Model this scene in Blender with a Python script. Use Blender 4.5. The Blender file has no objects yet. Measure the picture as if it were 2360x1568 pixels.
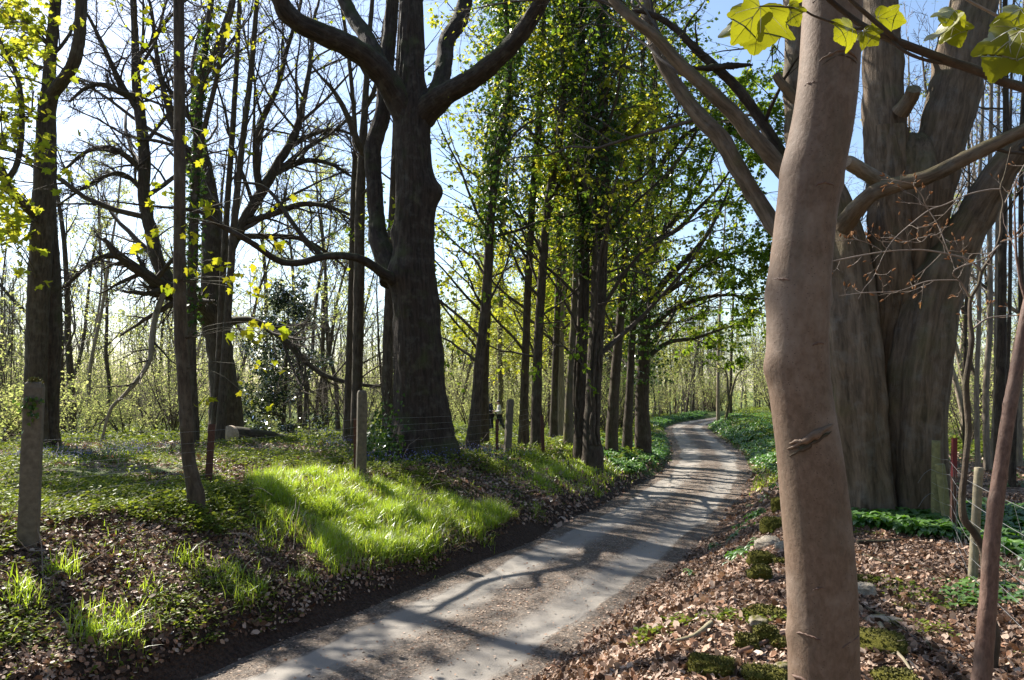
import bpy, math, random
import numpy as np
from mathutils import Vector
PI = math.pi
sc = bpy.context.scene
col = sc.collection
def RNG(s): return np.random.default_rng(s)

# ------------------------------------------------------------------ camera
F = 1770.0; PITCH = math.radians(3.75); EYE = np.array([0.0, 0.0, 2.5])
FW = np.array([0, math.cos(PITCH), math.sin(PITCH)]); UPV = np.array([0, -math.sin(PITCH), math.cos(PITCH)])
cam_d = bpy.data.cameras.new('camera'); cam = bpy.data.objects.new('camera', cam_d); col.objects.link(cam)
cam_d.sensor_width = 36; cam_d.lens = 27.0; cam_d.clip_end = 2000; cam_d.clip_start = 0.05
cam.location = EYE; cam.rotation_euler = (PI/2 + PITCH, 0, 0); sc.camera = cam
def px(u, v, Y):
    cx = (u-1180)/F; cy = (784-v)/F
    d = FW + np.array([cx, 0, 0]) + cy*UPV
    return EYE + d*(Y/d[1])
def project(P):
    d = P-EYE
    dep = d@FW; dep = np.where(dep < .05, .05, dep)
    return 1180+F*d[..., 0]/dep, 784-F*(d@UPV)/dep
# ------------------------------------------------------------------ value noise
def hsh(i, j, k, s):
    h = (i*374761393 + j*668265263 + k*2147483647 + s*1442695041) & 0xffffffff
    h = ((h ^ (h >> 13))*1274126177) & 0xffffffff
    return ((h ^ (h >> 16)) & 0xffff)/65535.0
def vnoise(p, s=0):
    p = np.asarray(p, float); i = np.floor(p).astype(np.int64); f = p-i; f = f*f*(3-2*f)
    out = 0
    for a in (0, 1):
        for b in (0, 1):
            for c in (0, 1):
                w = (f[..., 0] if a else 1-f[..., 0])*(f[..., 1] if b else 1-f[..., 1])*(f[..., 2] if c else 1-f[..., 2])
                out = out + w*hsh(i[..., 0]+a, i[..., 1]+b, i[..., 2]+c, s)
    return out*2-1
def n2(x, y, sc_, s=0):
    return vnoise(np.stack([x/sc_, y/sc_, np.zeros_like(x)+.5], -1), s)
def sstep(a, b, x):
    t = np.clip((x-a)/(b-a), 0, 1); return t*t*(3-2*t)
# ------------------------------------------------------------------ terrain
_cy = [-40, -20, -10, 0, 6.6, 9.3, 13, 17.7, 23, 29.5, 36, 44, 52, 60, 70, 80, 95, 120, 200]
_cx = [-23, -13, -9, -4.6, -1.4, .02, 1.8, 3.75, 5.75, 7.5, 8.75, 10.2, 11.7, 14.4, 19.5, 26, 36, 50, 95]
_gy = np.arange(-40, 200, .25); _gx = np.interp(_gy, _cy, _cx)
_k = np.exp(-.5*(np.arange(-16, 17)/6.)**2); _k /= _k.sum()
_gx = np.convolve(np.pad(_gx, 16, mode='reflect', reflect_type='odd'), _k, 'valid')
_gs = np.gradient(_gx, _gy)
def xc(y): return np.interp(y, _gy, _gx)
def lat(x, y):
    sl = np.interp(y, _gy, _gs)
    return (x-xc(y))/np.sqrt(1+sl*sl)
RW = 1.42
def terrain(x, y, fine=True):
    x = np.asarray(x, float); y = np.asarray(y, float)
    s = lat(x, y)
    wob = .13*n2(x, y, 1.1, 3)+.05*n2(x, y, .35, 4)
    t = -s-RW+wob
    zl = np.interp(y, [-10, 6, 12, 16, 20, 24, 28, 34, 42, 60], [1.2, 1.18, 1.12, 1.05, .95, .8, .62, .48, .4, .35])
    fl = np.interp(y, [-10, 10, 17, 22, 30, 41, 60, 100, 300], [1.2, 1.15, 1.1, .95, .6, .32, .05, -.2, 1.5])
    wl = np.interp(y, [5, 20, 40], [1.35, 1.5, 1.3])
    wl = np.interp(y, [5, 9, 20, 40], [2.6, 2.5, 2.2, 1.6]); cut = np.interp(y, [5, 12, 30], [.36, .34, .2])
    u_ = np.clip((t-.22)/(wl-.22), 0, 1); left = cut*sstep(-.08, .34, t)+(zl-cut)*(.75*u_+.25*sstep(0, 1, u_))
    left = left+(fl-left)*sstep(2.6, 6, t)
    tr = s-RW+wob
    zr = np.interp(y, [-10, 5, 9, 12, 16, 22, 30, 45, 60], [.9, .88, .85, .8, .65, .5, .5, .75, .9])
    fr = np.interp(y, [-10, 5, 8, 12, 25, 60, 100, 300], [.9, .88, .85, .75, .5, .7, 0, 1.5])
    right = zr*sstep(-.1, 1, tr/1.75)
    right = right+(fr-right)*sstep(2, 5, tr)
    z = np.where(s < 0, left, right)
    off = np.clip(np.minimum(np.abs(s)-RW, 2)/1.2, 0, 1)
    z = z+off*(.07*n2(x, y, 1.7, 5)+.12*n2(x, y, 5, 6)*sstep(1, 5, np.abs(s)))
    if fine: z = z+np.clip(off*3+.1, 0, 1)*(.025*n2(x, y, .35, 7)+.012*n2(x, y, .13, 8))
    z = np.where(np.abs(s) < RW-.28, -.05, z)
    return z
def zt(x, y): return float(terrain(np.array([x]), np.array([y]))[0])
# ------------------------------------------------------------------ mesh builder
class MB:
    def __init__(s): s.v = []; s.f = []; s.n = 0; s.bk = []; s.m = []
    def add(s, v, f, bk=None, m=0):
        v = np.asarray(v, np.float32).reshape(-1, 3); f = np.asarray(f, np.int64)
        s.v.append(v); s.f.append(f+s.n); s.n += len(v); s.m.append(m)
        s.bk.append(v if bk is None else np.asarray(bk, np.float32).reshape(-1, 3))
    def build(s, name, mats, parent=None, smooth=True, origin=None):
        if not isinstance(mats, (list, tuple)): mats = [mats]
        V = np.concatenate(s.v)
        if origin is not None: V = V-np.asarray(origin, np.float32)
        me = bpy.data.meshes.new(name)
        me.vertices.add(len(V)); me.vertices.foreach_set('co', V.ravel())
        loops = np.concatenate([f.ravel() for f in s.f]).astype(np.int32)
        tot = np.concatenate([np.full(len(f), f.shape[1], np.int32) for f in s.f])
        mi = np.concatenate([np.full(len(f), m, np.int32) for f, m in zip(s.f, s.m)])
        me.loops.add(len(loops)); me.loops.foreach_set('vertex_index', loops)
        me.polygons.add(len(tot)); me.polygons.foreach_set('loop_start', np.concatenate([[0], np.cumsum(tot)[:-1]]).astype(np.int32))
        me.polygons.foreach_set('material_index', mi)
        me.polygons.foreach_set('use_smooth', np.full(len(tot), smooth))
        a = me.attributes.new('bk', 'FLOAT_VECTOR', 'POINT'); a.data.foreach_set('vector', np.concatenate(s.bk).ravel())
        for m in mats: me.materials.append(m)
        me.update(calc_edges=True)
        ob = bpy.data.objects.new(name, me); col.objects.link(ob)
        if parent is not None: ob.parent = parent
        if origin is not None and parent is None: ob.location = [float(c) for c in origin]
        return ob
def tag(o, label=None, cat=None, group=None, kind=None):
    if label: o['label'] = label
    if cat: o['category'] = cat
    if group: o['group'] = group
    if kind: o['kind'] = kind
    return o
def empty(name, loc, label, cat, group=None):
    o = bpy.data.objects.new(name, None); col.objects.link(o); o.location = [float(c) for c in loc]; o.empty_display_size = .2
    return tag(o, label, cat, group)
def norm(a): return a/np.maximum(np.linalg.norm(a, axis=-1, keepdims=True), 1e-9)
# ------------------------------------------------------------------ tubes
def frames(P):
    T = norm(np.gradient(P, axis=-2))
    ov = P[..., -1, :]-P[..., 0, :]
    ref = np.eye(3)[np.argmin(np.abs(ov), axis=-1)]
    ref = np.broadcast_to(ref[..., None, :], T.shape)
    S = norm(np.cross(T, ref)); U = np.cross(S, T)
    return T, S, U
def tubes(mb, P, R, sides, m=0, seed=0):
    """P [M,N,3], R [M,N] -> thin tapered tubes"""
    M, N, _ = P.shape
    if M == 0: return
    T, S, U = frames(P)
    th = np.arange(sides)*2*PI/sides; c, s = np.cos(th), np.sin(th)
    V = P[:, :, None]+R[:, :, None, None]*(c[:, None]*S[:, :, None]+s[:, None]*U[:, :, None])
    ln = np.concatenate([np.zeros((M, 1)), np.cumsum(np.linalg.norm(np.diff(P, axis=1), axis=-1), 1)], 1)
    off = RNG(seed).uniform(0, 50, (M, 1, 1))
    bk = np.stack([R[..., None]*c+off, R[..., None]*s+off*0, np.broadcast_to(ln[..., None], (M, N, sides))], -1)
    base = (np.arange(M)*N*sides)[:, None, None]; i = np.arange(N-1)[None, :, None]*sides; j = np.arange(sides)[None, None]; k = (j+1) % sides
    f = np.stack([base+i+j, base+i+k, base+i+sides+k, base+i+sides+j], -1).reshape(-1, 4)
    mb.add(V, f, bk, m)
def resample(P, R, step=None, n=None):
    """catmull-rom through the points then even arc length"""
    P = np.asarray(P, float); R = np.asarray(R, float)
    Q = np.concatenate([[2*P[0]-P[1]], P, [2*P[-1]-P[-2]]])
    out = []; ro = []
    for i in range(len(P)-1):
        t = np.linspace(0, 1, 12, endpoint=False)[:, None]
        a, b, c, d = Q[i], Q[i+1], Q[i+2], Q[i+3]
        out.append(.5*(2*b+(c-a)*t+(2*a-5*b+4*c-d)*t*t+(3*b-a-3*c+d)*t**3)); ro.append(R[i]+(R[i+1]-R[i])*t[:, 0])
    out.append(P[-1:]); ro.append(R[-1:])
    out = np.concatenate(out); ro = np.concatenate(ro)
    L = np.concatenate([[0], np.cumsum(np.linalg.norm(np.diff(out, axis=0), axis=1))])
    if n is None: n = max(4, int(L[-1]/step)+1)
    q = np.linspace(0, L[-1], n)
    return np.stack([np.interp(q, L, out[:, k]) for k in range(3)], 1), np.interp(q, L, ro), L[-1]
def bigtube(mb, P, R, sides=20, step=.12, lump=.06, lsc=.5, flute=0, nfl=7, flare=None, seed=0, cap=True, knots=(), fsc=0., m=0):
    P, R, L = resample(P, R, step=step)
    N = len(P)
    T = norm(np.gradient(P, axis=0))
    S = np.zeros_like(P); ref = np.array([1., 0, 0]) if abs(T[0][0]) < .8 else np.array([0, 1., 0])
    S[0] = norm(np.cross(T[0], ref))
    for i in range(1, N): S[i] = norm(S[i-1]-T[i]*np.dot(S[i-1], T[i]))
    U = np.cross(T, S)
    th = np.arange(sides)*2*PI/sides; c, s = np.cos(th), np.sin(th)
    ln = np.linspace(0, L, N)
    D = c[None, :, None]*S[:, None]+s[None, :, None]*U[:, None]
    sr = max(R.mean(), .02)
    pos = P[:, None]+R[:, None, None]*D
    rr = R[:, None]*(1+lump*vnoise(pos/(lsc*max(sr*2, .06))+seed*7.3, seed)+lump*.5*vnoise(pos/(lsc*max(sr, .03))+seed*3.1, seed+1))
    if fsc: rr = rr+fsc*vnoise(np.stack([c[None]*R[:, None]*22+0*ln[:, None], s[None]*R[:, None]*22+0*ln[:, None], ln[:, None]*3.5+0*th], -1), seed+9)
    if flute: rr = rr*(1+flute*np.cos(nfl*th[None]+1.5*vnoise(np.stack([ln*.35, ln*0, ln*0], -1), seed)[:, None]*2+seed))
    if flare:
        h, a, lob = flare
        e = np.exp(-ln/h)[:, None]
        ph = RNG(seed).uniform(0, 6, 3)
        rr = rr*(1+a*e*(.55+.45*(np.cos(lob*th[None]+ph[0])*.6+np.cos((lob-2)*th[None]+ph[1])*.4)))
    V = P[:, None]+rr[..., None]*D
    for (kp, kr, ka) in knots:
        d = np.linalg.norm(V-np.asarray(kp), axis=-1); V = V+D*(ka*np.exp(-(d/kr)**2))[..., None]
    bk = np.stack([R[:, None]*c[None]+seed, R[:, None]*s[None], np.broadcast_to(ln[:, None], (N, sides))], -1)
    i = np.arange(N-1)[:, None]*sides; j = np.arange(sides)[None]; k = (j+1) % sides
    f = np.stack([i+j, i+k, i+sides+k, i+sides+j], -1).reshape(-1, 4)
    mb.add(V, f, bk, m)
    if cap:
        e = V[0]; ce = e.mean(0); mb.add(np.concatenate([e, [ce-T[0]*R[0]*.3]]), np.stack([(np.arange(sides)+1) % sides, np.arange(sides), np.full(sides, sides)], 1), np.concatenate([bk[0], [bk[0].mean(0)]]), m)
        e = V[-1]; ce = e.mean(0)
        mb.add(np.concatenate([e, [ce+T[-1]*R[-1]*.15]]), np.stack([np.arange(sides), (np.arange(sides)+1) % sides, np.full(sides, sides)], 1), np.concatenate([bk[-1], [bk[-1].mean(0)]]), m)
    return P, R
def trace(pts, Y):
    P = []; R = []
    for q in pts:
        y = Y+(q[3] if len(q) > 3 else 0); p = px(q[0], q[1], y); P.append(p); R.append(q[2]*.5*y/F)
    return np.array(P), np.array(R)
def extend(P, R, L, rng, n=4, up=.6, wig=.25, tip=.3):
    d = norm(P[-1]-P[-2]); r = R[-1]; Q = list(P); S = list(R)
    for k in range(n):
        d = norm(d+wig*rng.normal(size=3)+np.array([0, 0, up*.3])); Q.append(Q[-1]+d*L/n); S.append(r*(1-(1-tip)*(k+1)/n))
    return np.array(Q), np.array(S)
def sprout(P, R, L, K, t0, t1, ang, lf, rf, N, wig, up, rng, minr=.004, aspread=.25, grav=0.):
    M, n, _ = P.shape
    t = t0+(t1-t0)*(np.arange(K)[None]+rng.uniform(0, 1, (M, K)))/K
    f = np.clip(t*(n-1), 0, n-1.001); i = f.astype(int); fr = (f-i)[..., None]; m = np.arange(M)[:, None]
    st = P[m, i]*(1-fr)+P[m, i+1]*fr; tan = norm(P[m, i+1]-P[m, i]); rad = R[m, i]*(1-fr[..., 0])+R[m, i+1]*fr[..., 0]
    pe = rng.normal(size=(M, K, 3)); pe[..., 2] *= .8; pe = norm(pe-tan*(pe*tan).sum(-1, keepdims=True))
    a = ang+aspread*rng.normal(size=(M, K)); d = np.cos(a)[..., None]*tan+np.sin(a)[..., None]*pe
    ln = L[:, None]*lf*(1.15-.65*t)*rng.uniform(.55, 1.3, (M, K))
    r0 = np.minimum(np.maximum(rad*rf*rng.uniform(.7, 1.1, (M, K)), minr), np.maximum(rad*.95, minr))
    st, d, ln, r0 = st.reshape(-1, 3), d.reshape(-1, 3), ln.ravel(), r0.ravel()
    pts = [st]; step = (ln/(N-1))[:, None]
    for k in range(N-1):
        d = norm(d+wig*rng.normal(size=d.shape)+np.array([0, 0, up-grav*k/N])); pts.append(pts[-1]+d*step)
    return np.stack(pts, 1), r0[:, None]*np.linspace(1, .25, N)[None], ln
def stackp(paths, n=20):
    A = []; B = []; C = []
    for P, R in paths:
        p, r, L = resample(P, R, n=n); A.append(p); B.append(r); C.append(L)
    return np.array(A), np.array(B), np.array(C)
# ------------------------------------------------------------------ leaves
def _half(pts, z):
    v = [(0, 0, 0)]+[(x, y, z*x) for x, y in pts]+[(0, 1, 0)]; n = len(pts)
    v += [(-x, y, z*x) for x, y in pts]
    return np.array(v, float), [list(range(0, n+2)), [0, n+1]+[n+2+k for k in range(n)][::-1]]
TM = {
 'diamond': (np.array([(0, 0, 0), (.36, .45, .1), (0, 1, 0), (-.36, .45, .1)]), [[0, 1, 2], [0, 2, 3]]),
 'quad': (np.array([(0, 0, 0), (.42, .5, .06), (0, 1, -.06), (-.42, .5, .06)]), [[0, 1, 2, 3]]),
 'syc': _half([(.26, -.05), (.56, .1), (.40, .28), (.66, .62), (.33, .55), (.22, .78)], .25),
 'oval': _half([(.2, .2), (.28, .48), (.17, .8)], .3),
 'ivy': _half([(.3, -.08), (.52, .16), (.3, .42), (.16, .7)], .15),
 'dead': (np.array([(0, 0, 0), (.3, .3, .12), (.26, .72, .04), (0, 1, .12), (-.28, .66, .14), (-.3, .28, .02)]), [[0, 1, 2, 3], [0, 3, 4, 5]]),
}
def leaves(mb, C, A, Nn, size, tm, m=0, bend=0.):
    tv, tf = TM[tm]; n = len(C)
    if n == 0: return
    A = norm(A); X = norm(np.cross(A, Nn)); Z = np.cross(X, A); sz = np.broadcast_to(np.asarray(size, float), (n,))[:, None, None]
    zz = tv[:, 2]-bend*tv[:, 1]**2
    V = C[:, None]+sz*(tv[None, :, 0, None]*X[:, None]+tv[None, :, 1, None]*A[:, None]+zz[None, :, None]*Z[:, None])
    k = len(tv)
    F_ = np.concatenate([np.array(f)[None]+(np.arange(n)*k)[:, None] for f in tf])
    mb.add(V, F_, None, m)
def rdir(n, rng, zs=1.): d = rng.normal(size=(n, 3)); d[:, 2] *= zs; return norm(d)
def twigleaves(mb, P, per, size, tm, rng, jit=.04, droop=.5, t0=.3, sz_j=.35, m=0, flat=.5):
    M, N, _ = P.shape
    t = rng.uniform(t0, 1, (M, per))*(N-1); i = np.minimum(t.astype(int), N-2); fr = (t-i)[..., None]; q = np.arange(M)[:, None]
    C = (P[q, i]*(1-fr)+P[q, i+1]*fr).reshape(-1, 3); T = norm(P[q, i+1]-P[q, i]).reshape(-1, 3); n = len(C)
    C = C+jit*rng.normal(size=(n, 3))
    A = norm(T*.5+rdir(n, rng, .6)+np.array([0, 0, -droop]))
    Nn = norm(np.array([0, 0, 1.])+flat*rng.normal(size=(n, 3)))
    leaves(mb, C, A, Nn, size*(1+sz_j*rng.uniform(-1, 1, n)), tm, m)
# ------------------------------------------------------------------ materials
def newmat(name):
    m = bpy.data.materials.new(name); m.use_nodes = True; nt = m.node_tree; nt.nodes.clear()
    o = nt.nodes.new('ShaderNodeOutputMaterial'); return m, nt, o
def N_(nt, typ, **kw):
    n = nt.nodes.new(typ)
    for k, v in kw.items():
        if k.startswith('i_'):
            key = k[2:]; key = int(key) if key.isdigit() else key.replace('_', ' ')
            n.inputs[key].default_value = v
        else: setattr(n, k, v)
    return n
def ramp(nt, fac, stops, interp='LINEAR'):
    r = nt.nodes.new('ShaderNodeValToRGB'); r.color_ramp.interpolation = interp; e = r.color_ramp.elements
    while len(e) < len(stops): e.new(.5)
    for k, (p, c) in enumerate(stops): e[k].position = p; e[k].color = (*c, 1) if len(c) == 3 else c
    nt.links.new(fac, r.inputs[0]); return r.outputs[0]
def mixc(nt, fac, a, b, mode='MIX'):
    n = nt.nodes.new('ShaderNodeMix'); n.data_type = 'RGBA'; n.blend_type = mode
    for sock, v in ((n.inputs[0], fac), (n.inputs[6], a), (n.inputs[7], b)):
        if hasattr(v, 'links'): nt.links.new(v, sock)
        else: sock.default_value = v if not isinstance(v, tuple) or len(v) == 4 else (*v, 1)
    return n.outputs[2]
def math_(nt, op, a, b=None, clamp=False):
    n = nt.nodes.new('ShaderNodeMath'); n.operation = op; n.use_clamp = clamp
    for k, v in enumerate((a, b)):
        if v is None: continue
        if hasattr(v, 'links'): nt.links.new(v, n.inputs[k])
        else: n.inputs[k].default_value = v
    return n.outputs[0]
def noise_(nt, vec, scale, detail=4, rough=.6, dist=0.):
    n = N_(nt, 'ShaderNodeTexNoise'); n.inputs['Scale'].default_value = scale; n.inputs['Detail'].default_value = detail
    n.inputs['Roughness'].default_value = rough; n.inputs['Distortion'].default_value = dist
    if vec is not None: nt.links.new(vec, n.inputs['Vector'])
    return n.outputs[0]
def vscale(nt, vec, s):
    n = N_(nt, 'ShaderNodeVectorMath', operation='MULTIPLY'); nt.links.new(vec, n.inputs[0]); n.inputs[1].default_value = s; return n.outputs[0]
def bark(name, dark, light, moss=(.06, .075, .02), mossamt=.5, fiss=26, vs=.16, bump=.6, patch=(.22, .2, .16), patchamt=.25, rough=.85, lent=0., mossup=.35):
    m, nt, o = newmat(name)
    at = N_(nt, 'ShaderNodeAttribute', attribute_name='bk'); v = at.outputs['Vector']
    st = vscale(nt, v, (1, 1, vs))
    a = noise_(nt, st, fiss, 5, .65, .4); b = noise_(nt, v, 5, 5, .65); c = noise_(nt, v, 2.2, 3, .6)
    colr = ramp(nt, a, [(.32, dark), (.66, light)])
    colr = mixc(nt, math_(nt, 'MULTIPLY', ramp(nt, b, [(.5, (0, 0, 0)), (.7, (1, 1, 1))]), patchamt), colr, patch)
    g = N_(nt, 'ShaderNodeNewGeometry'); sx = N_(nt, 'ShaderNodeSeparateXYZ'); nt.links.new(g.outputs['Normal'], sx.inputs[0])
    up = math_(nt, 'ADD', math_(nt, 'MULTIPLY', sx.outputs[2], mossup), c)
    mf = math_(nt, 'MULTIPLY', ramp(nt, up, [(.55, (0, 0, 0)), (.8, (1, 1, 1))]), mossamt)
    colr = mixc(nt, mf, colr, moss)
    if lent:
        vo = N_(nt, 'ShaderNodeTexVoronoi'); vo.inputs['Scale'].default_value = 75; nt.links.new(vscale(nt, v, (1, 1, 1.8)), vo.inputs['Vector']); hs = N_(nt, 'ShaderNodeSeparateColor'); nt.links.new(vo.outputs['Color'], hs.inputs[0])
        dot = math_(nt, 'MULTIPLY', ramp(nt, vo.outputs['Distance'], [(.12, (1, 1, 1)), (.26, (0, 0, 0))]), ramp(nt, hs.outputs[0], [(.6, (0, 0, 0)), (.65, (1, 1, 1))])); colr = mixc(nt, math_(nt, 'MULTIPLY', dot, lent), colr, (.05, .03, .022))
        alg = ramp(nt, noise_(nt, vscale(nt, v, (1, 1, .35)), 7, 6, .7), [(.5, (0, 0, 0)), (.72, (.55, .55, .55))]); colr = mixc(nt, alg, colr, (.1, .085, .062))
    bs = N_(nt, 'ShaderNodeBsdfPrincipled'); nt.links.new(colr, bs.inputs['Base Color']); bs.inputs['Roughness'].default_value = rough
    bs.inputs['Specular IOR Level'].default_value = .25
    h = math_(nt, 'ADD', a, math_(nt, 'MULTIPLY', noise_(nt, v, 60, 3), .3))
    bp = N_(nt, 'ShaderNodeBump'); bp.inputs['Strength'].default_value = bump; bp.inputs['Distance'].default_value = .03
    nt.links.new(h, bp.inputs['Height']); nt.links.new(bp.outputs[0], bs.inputs['Normal'])
    nt.links.new(bs.outputs[0], o.inputs[0]); return m
def leafmat(name, cols, trans=.5, tcol=None, gloss=.0, rough=.4, tboost=(1.15, 1.1, .6)):
    m, nt, o = newmat(name)
    g = N_(nt, 'ShaderNodeNewGeometry'); k = len(cols)
    c = ramp(nt, g.outputs['Random Per Island'], [(i/(k-1) if k > 1 else 0, q) for i, q in enumerate(cols)])
    d = N_(nt, 'ShaderNodeBsdfDiffuse'); nt.links.new(c, d.inputs[0])
    t = N_(nt, 'ShaderNodeBsdfTranslucent'); nt.links.new(mixc(nt, 1., c, (*tboost, 1), 'MULTIPLY'), t.inputs[0])
    x = N_(nt, 'ShaderNodeMixShader'); x.inputs[0].default_value = trans; nt.links.new(d.outputs[0], x.inputs[1]); nt.links.new(t.outputs[0], x.inputs[2]); out = x.outputs[0]
    if gloss:
        gl = N_(nt, 'ShaderNodeBsdfGlossy'); gl.inputs['Roughness'].default_value = rough; gl.inputs[0].default_value = (1, 1, 1, 1)
        y = N_(nt, 'ShaderNodeMixShader')
        lw = N_(nt, 'ShaderNodeFresnel'); lw.inputs[0].default_value = 1.45
        nt.links.new(math_(nt, 'MULTIPLY', lw.outputs[0], gloss), y.inputs[0]); nt.links.new(out, y.inputs[1]); nt.links.new(gl.outputs[0], y.inputs[2]); out = y.outputs[0]
    nt.links.new(out, o.inputs[0]); return m
def plain(name, colr, rough=.7, metal=0., nscale=20, var=.3, bump=.2, col2=None):
    m, nt, o = newmat(name); tc = N_(nt, 'ShaderNodeTexCoord')
    a = noise_(nt, tc.outputs['Object'], nscale, 5, .65); c2 = col2 or tuple(x*(1-var) for x in colr)
    c = ramp(nt, a, [(.35, c2), (.65, colr)])
    bs = N_(nt, 'ShaderNodeBsdfPrincipled'); nt.links.new(c, bs.inputs['Base Color']); bs.inputs['Roughness'].default_value = rough; bs.inputs['Metallic'].default_value = metal
    bp = N_(nt, 'ShaderNodeBump'); bp.inputs['Strength'].default_value = bump; bp.inputs['Distance'].default_value = .01
    nt.links.new(a, bp.inputs['Height']); nt.links.new(bp.outputs[0], bs.inputs['Normal']); nt.links.new(bs.outputs[0], o.inputs[0]); return m
B_OAK = bark('bark_oak', (.016, .0115, .008), (.056, .039, .028), mossamt=.55, fiss=20, vs=.14, bump=1., patchamt=.2)
B_BEECH = bark('bark_beech', (.062, .044, .028), (.205, .146, .097), moss=(.1, .095, .03), mossamt=.5, fiss=15, vs=.16, bump=.95, patch=(.22, .2, .17), patchamt=.4)
B_SMOOTH = bark('bark_smooth', (.112, .073, .049), (.172, .117, .083), mossamt=0., fiss=55, vs=.6, bump=.15, patch=(.27, .215, .175), patchamt=.55, rough=.7, lent=.75)
B_SAP = bark('bark_sapling', (.08, .045, .034), (.17, .105, .08), mossamt=0., fiss=60, vs=.4, bump=.2, patchamt=.2, rough=.6)
B_THIN = bark('bark_thin', (.033, .024, .016), (.1, .074, .052), mossamt=.35, fiss=22, vs=.2, bump=.6)
B_DARK = bark('bark_dark', (.028, .021, .015), (.085, .062, .045), mossamt=.4, fiss=22, vs=.18, bump=.7)
B_PALE = bark('bark_pale', (.14, .11, .08), (.32, .26, .2), mossamt=.35, moss=(.16, .17, .06), fiss=20, vs=.2, bump=.5)
B_TWIG = bark('bark_twig', (.04, .03, .024), (.095, .075, .06), mossamt=0., fiss=15, bump=.1)
B_TWIGP = bark('bark_twig_pale', (.13, .1, .08), (.3, .25, .21), mossamt=0., fiss=15, bump=.1)
B_MOSSY = bark('bark_mossy', (.06, .05, .03), (.16, .13, .09), mossamt=1., moss=(.16, .16, .03), fiss=22, bump=.7, mossup=.8)
L_YOUNG = leafmat('leaf_young', [(.22, .29, .03), (.32, .36, .045), (.4, .38, .05), (.27, .33, .04)], .6, tboost=(1.3, 1.25, .7))
L_SYC = leafmat('leaf_sycamore', [(.2, .26, .02), (.34, .32, .03), (.15, .21, .02)], .62, tboost=(1.25, 1.2, .6))
L_MID = leafmat('leaf_mid', [(.09, .17, .025), (.16, .25, .035), (.24, .32, .045)], .55)
L_IVY = leafmat('leaf_ivy', [(.025, .065, .014), (.06, .12, .022), (.11, .18, .03)], .48, gloss=.3, rough=.42)
L_HOLLY = leafmat('leaf_holly', [(.012, .03, .012), (.025, .05, .018), (.04, .07, .02)], .1, gloss=1., rough=.22)
L_PALE = leafmat('leaf_pale', [(.3, .36, .12), (.42, .48, .19), (.36, .36, .19), (.48, .52, .23)], .57, tboost=(1.15, 1.12, .8))  # young leaf tone, paled further in place of distance haze
L_DEAD = leafmat('leaf_dead', [(.1, .06, .04), (.24, .15, .1), (.38, .26, .19), (.5, .38, .29), (.17, .1, .068), (.32, .17, .1), (.44, .32, .24)], .12, gloss=.3, rough=.5, tboost=(1, .8, .5))
L_DRY = leafmat('grass_dry', [(.3, .26, .13), (.4, .34, .2), (.24, .19, .1)], .35)
L_ROT = leafmat('leaf_rotted', [(.04, .024, .016), (.09, .052, .034), (.16, .1, .065), (.07, .04, .026)], .1, gloss=.25, rough=.5, tboost=(1, .8, .5))
L_GRASS = leafmat('leaf_grass', [(.22, .34, .03), (.33, .46, .05), (.43, .53, .09)], .62, gloss=.15, rough=.45)
L_GARLIC = leafmat('leaf_garlic', [(.04, .13, .015), (.07, .19, .02), (.13, .27, .03)], .5, gloss=.1, rough=.5)
L_HERB = leafmat('leaf_herb', [(.07, .11, .018), (.14, .19, .028), (.24, .28, .045), (.1, .15, .025)], .5, gloss=.12)
L_BLUE = leafmat('leaf_bluebell', [(.04, .085, .03), (.055, .11, .035), (.08, .13, .04)], .4)
L_PETAL = leafmat('petal_blue', [(.1, .11, .3), (.16, .17, .38)], .4)
L_BUD = leafmat('bud_bronze', [(.22, .115, .06), (.3, .165, .09), (.17, .09, .05)],   .35)

L_BIG = leafmat('leaf_big', [(.17, .2, .012), (.25, .25, .018)], .6, gloss=.15, rough=.5, tboost=(1.2, 1.15, .6))
V_LEAF = leafmat('leaf_vein', [(.2, .16, .03)], .3)
# ------------------------------------------------------------------ light
SUN_AZ = math.radians(-46); SUN_EL = math.radians(42)
S = np.array([math.sin(SUN_AZ)*math.cos(SUN_EL), math.cos(SUN_AZ)*math.cos(SUN_EL), math.sin(SUN_EL)])
w = bpy.data.worlds.new('World'); sc.world = w; w.use_nodes = True; nt = w.node_tree; nt.nodes.clear()
sky = nt.nodes.new('ShaderNodeTexSky'); sky.sky_type = 'NISHITA'; sky.sun_disc = False; sky.sun_elevation = SUN_EL; sky.sun_rotation = SUN_AZ
sky.air_density = 1.0; sky.dust_density = .8; sky.ozone_density = 1.6
bg = nt.nodes.new('ShaderNodeBackground'); bg.inputs[1].default_value = .085
wo = nt.nodes.new('ShaderNodeOutputWorld'); nt.links.new(sky.outputs[0], bg.inputs[0]); nt.links.new(bg.outputs[0], wo.inputs[0])
sl = bpy.data.lights.new('sun', 'SUN'); sl.energy = 5.0; sl.angle = math.radians(.5); sl.color = (1, .94, .84)
so = bpy.data.objects.new('sun', sl); col.objects.link(so); so.rotation_euler = Vector(-S).to_track_quat('-Z', 'Y').to_euler(); so.location = (-20, 20, 40)
sc.view_settings.view_transform = 'Standard'; sc.view_settings.look = 'None'; sc.view_settings.gamma = 1; sc.view_settings.exposure = 1.5
sc.cycles.max_bounces = 7; sc.cycles.diffuse_bounces = 4; sc.cycles.glossy_bounces = 2; sc.cycles.transmission_bounces = 4
sc.cycles.sample_clamp_indirect = 6.; sc.cycles.use_denoising = True

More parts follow.
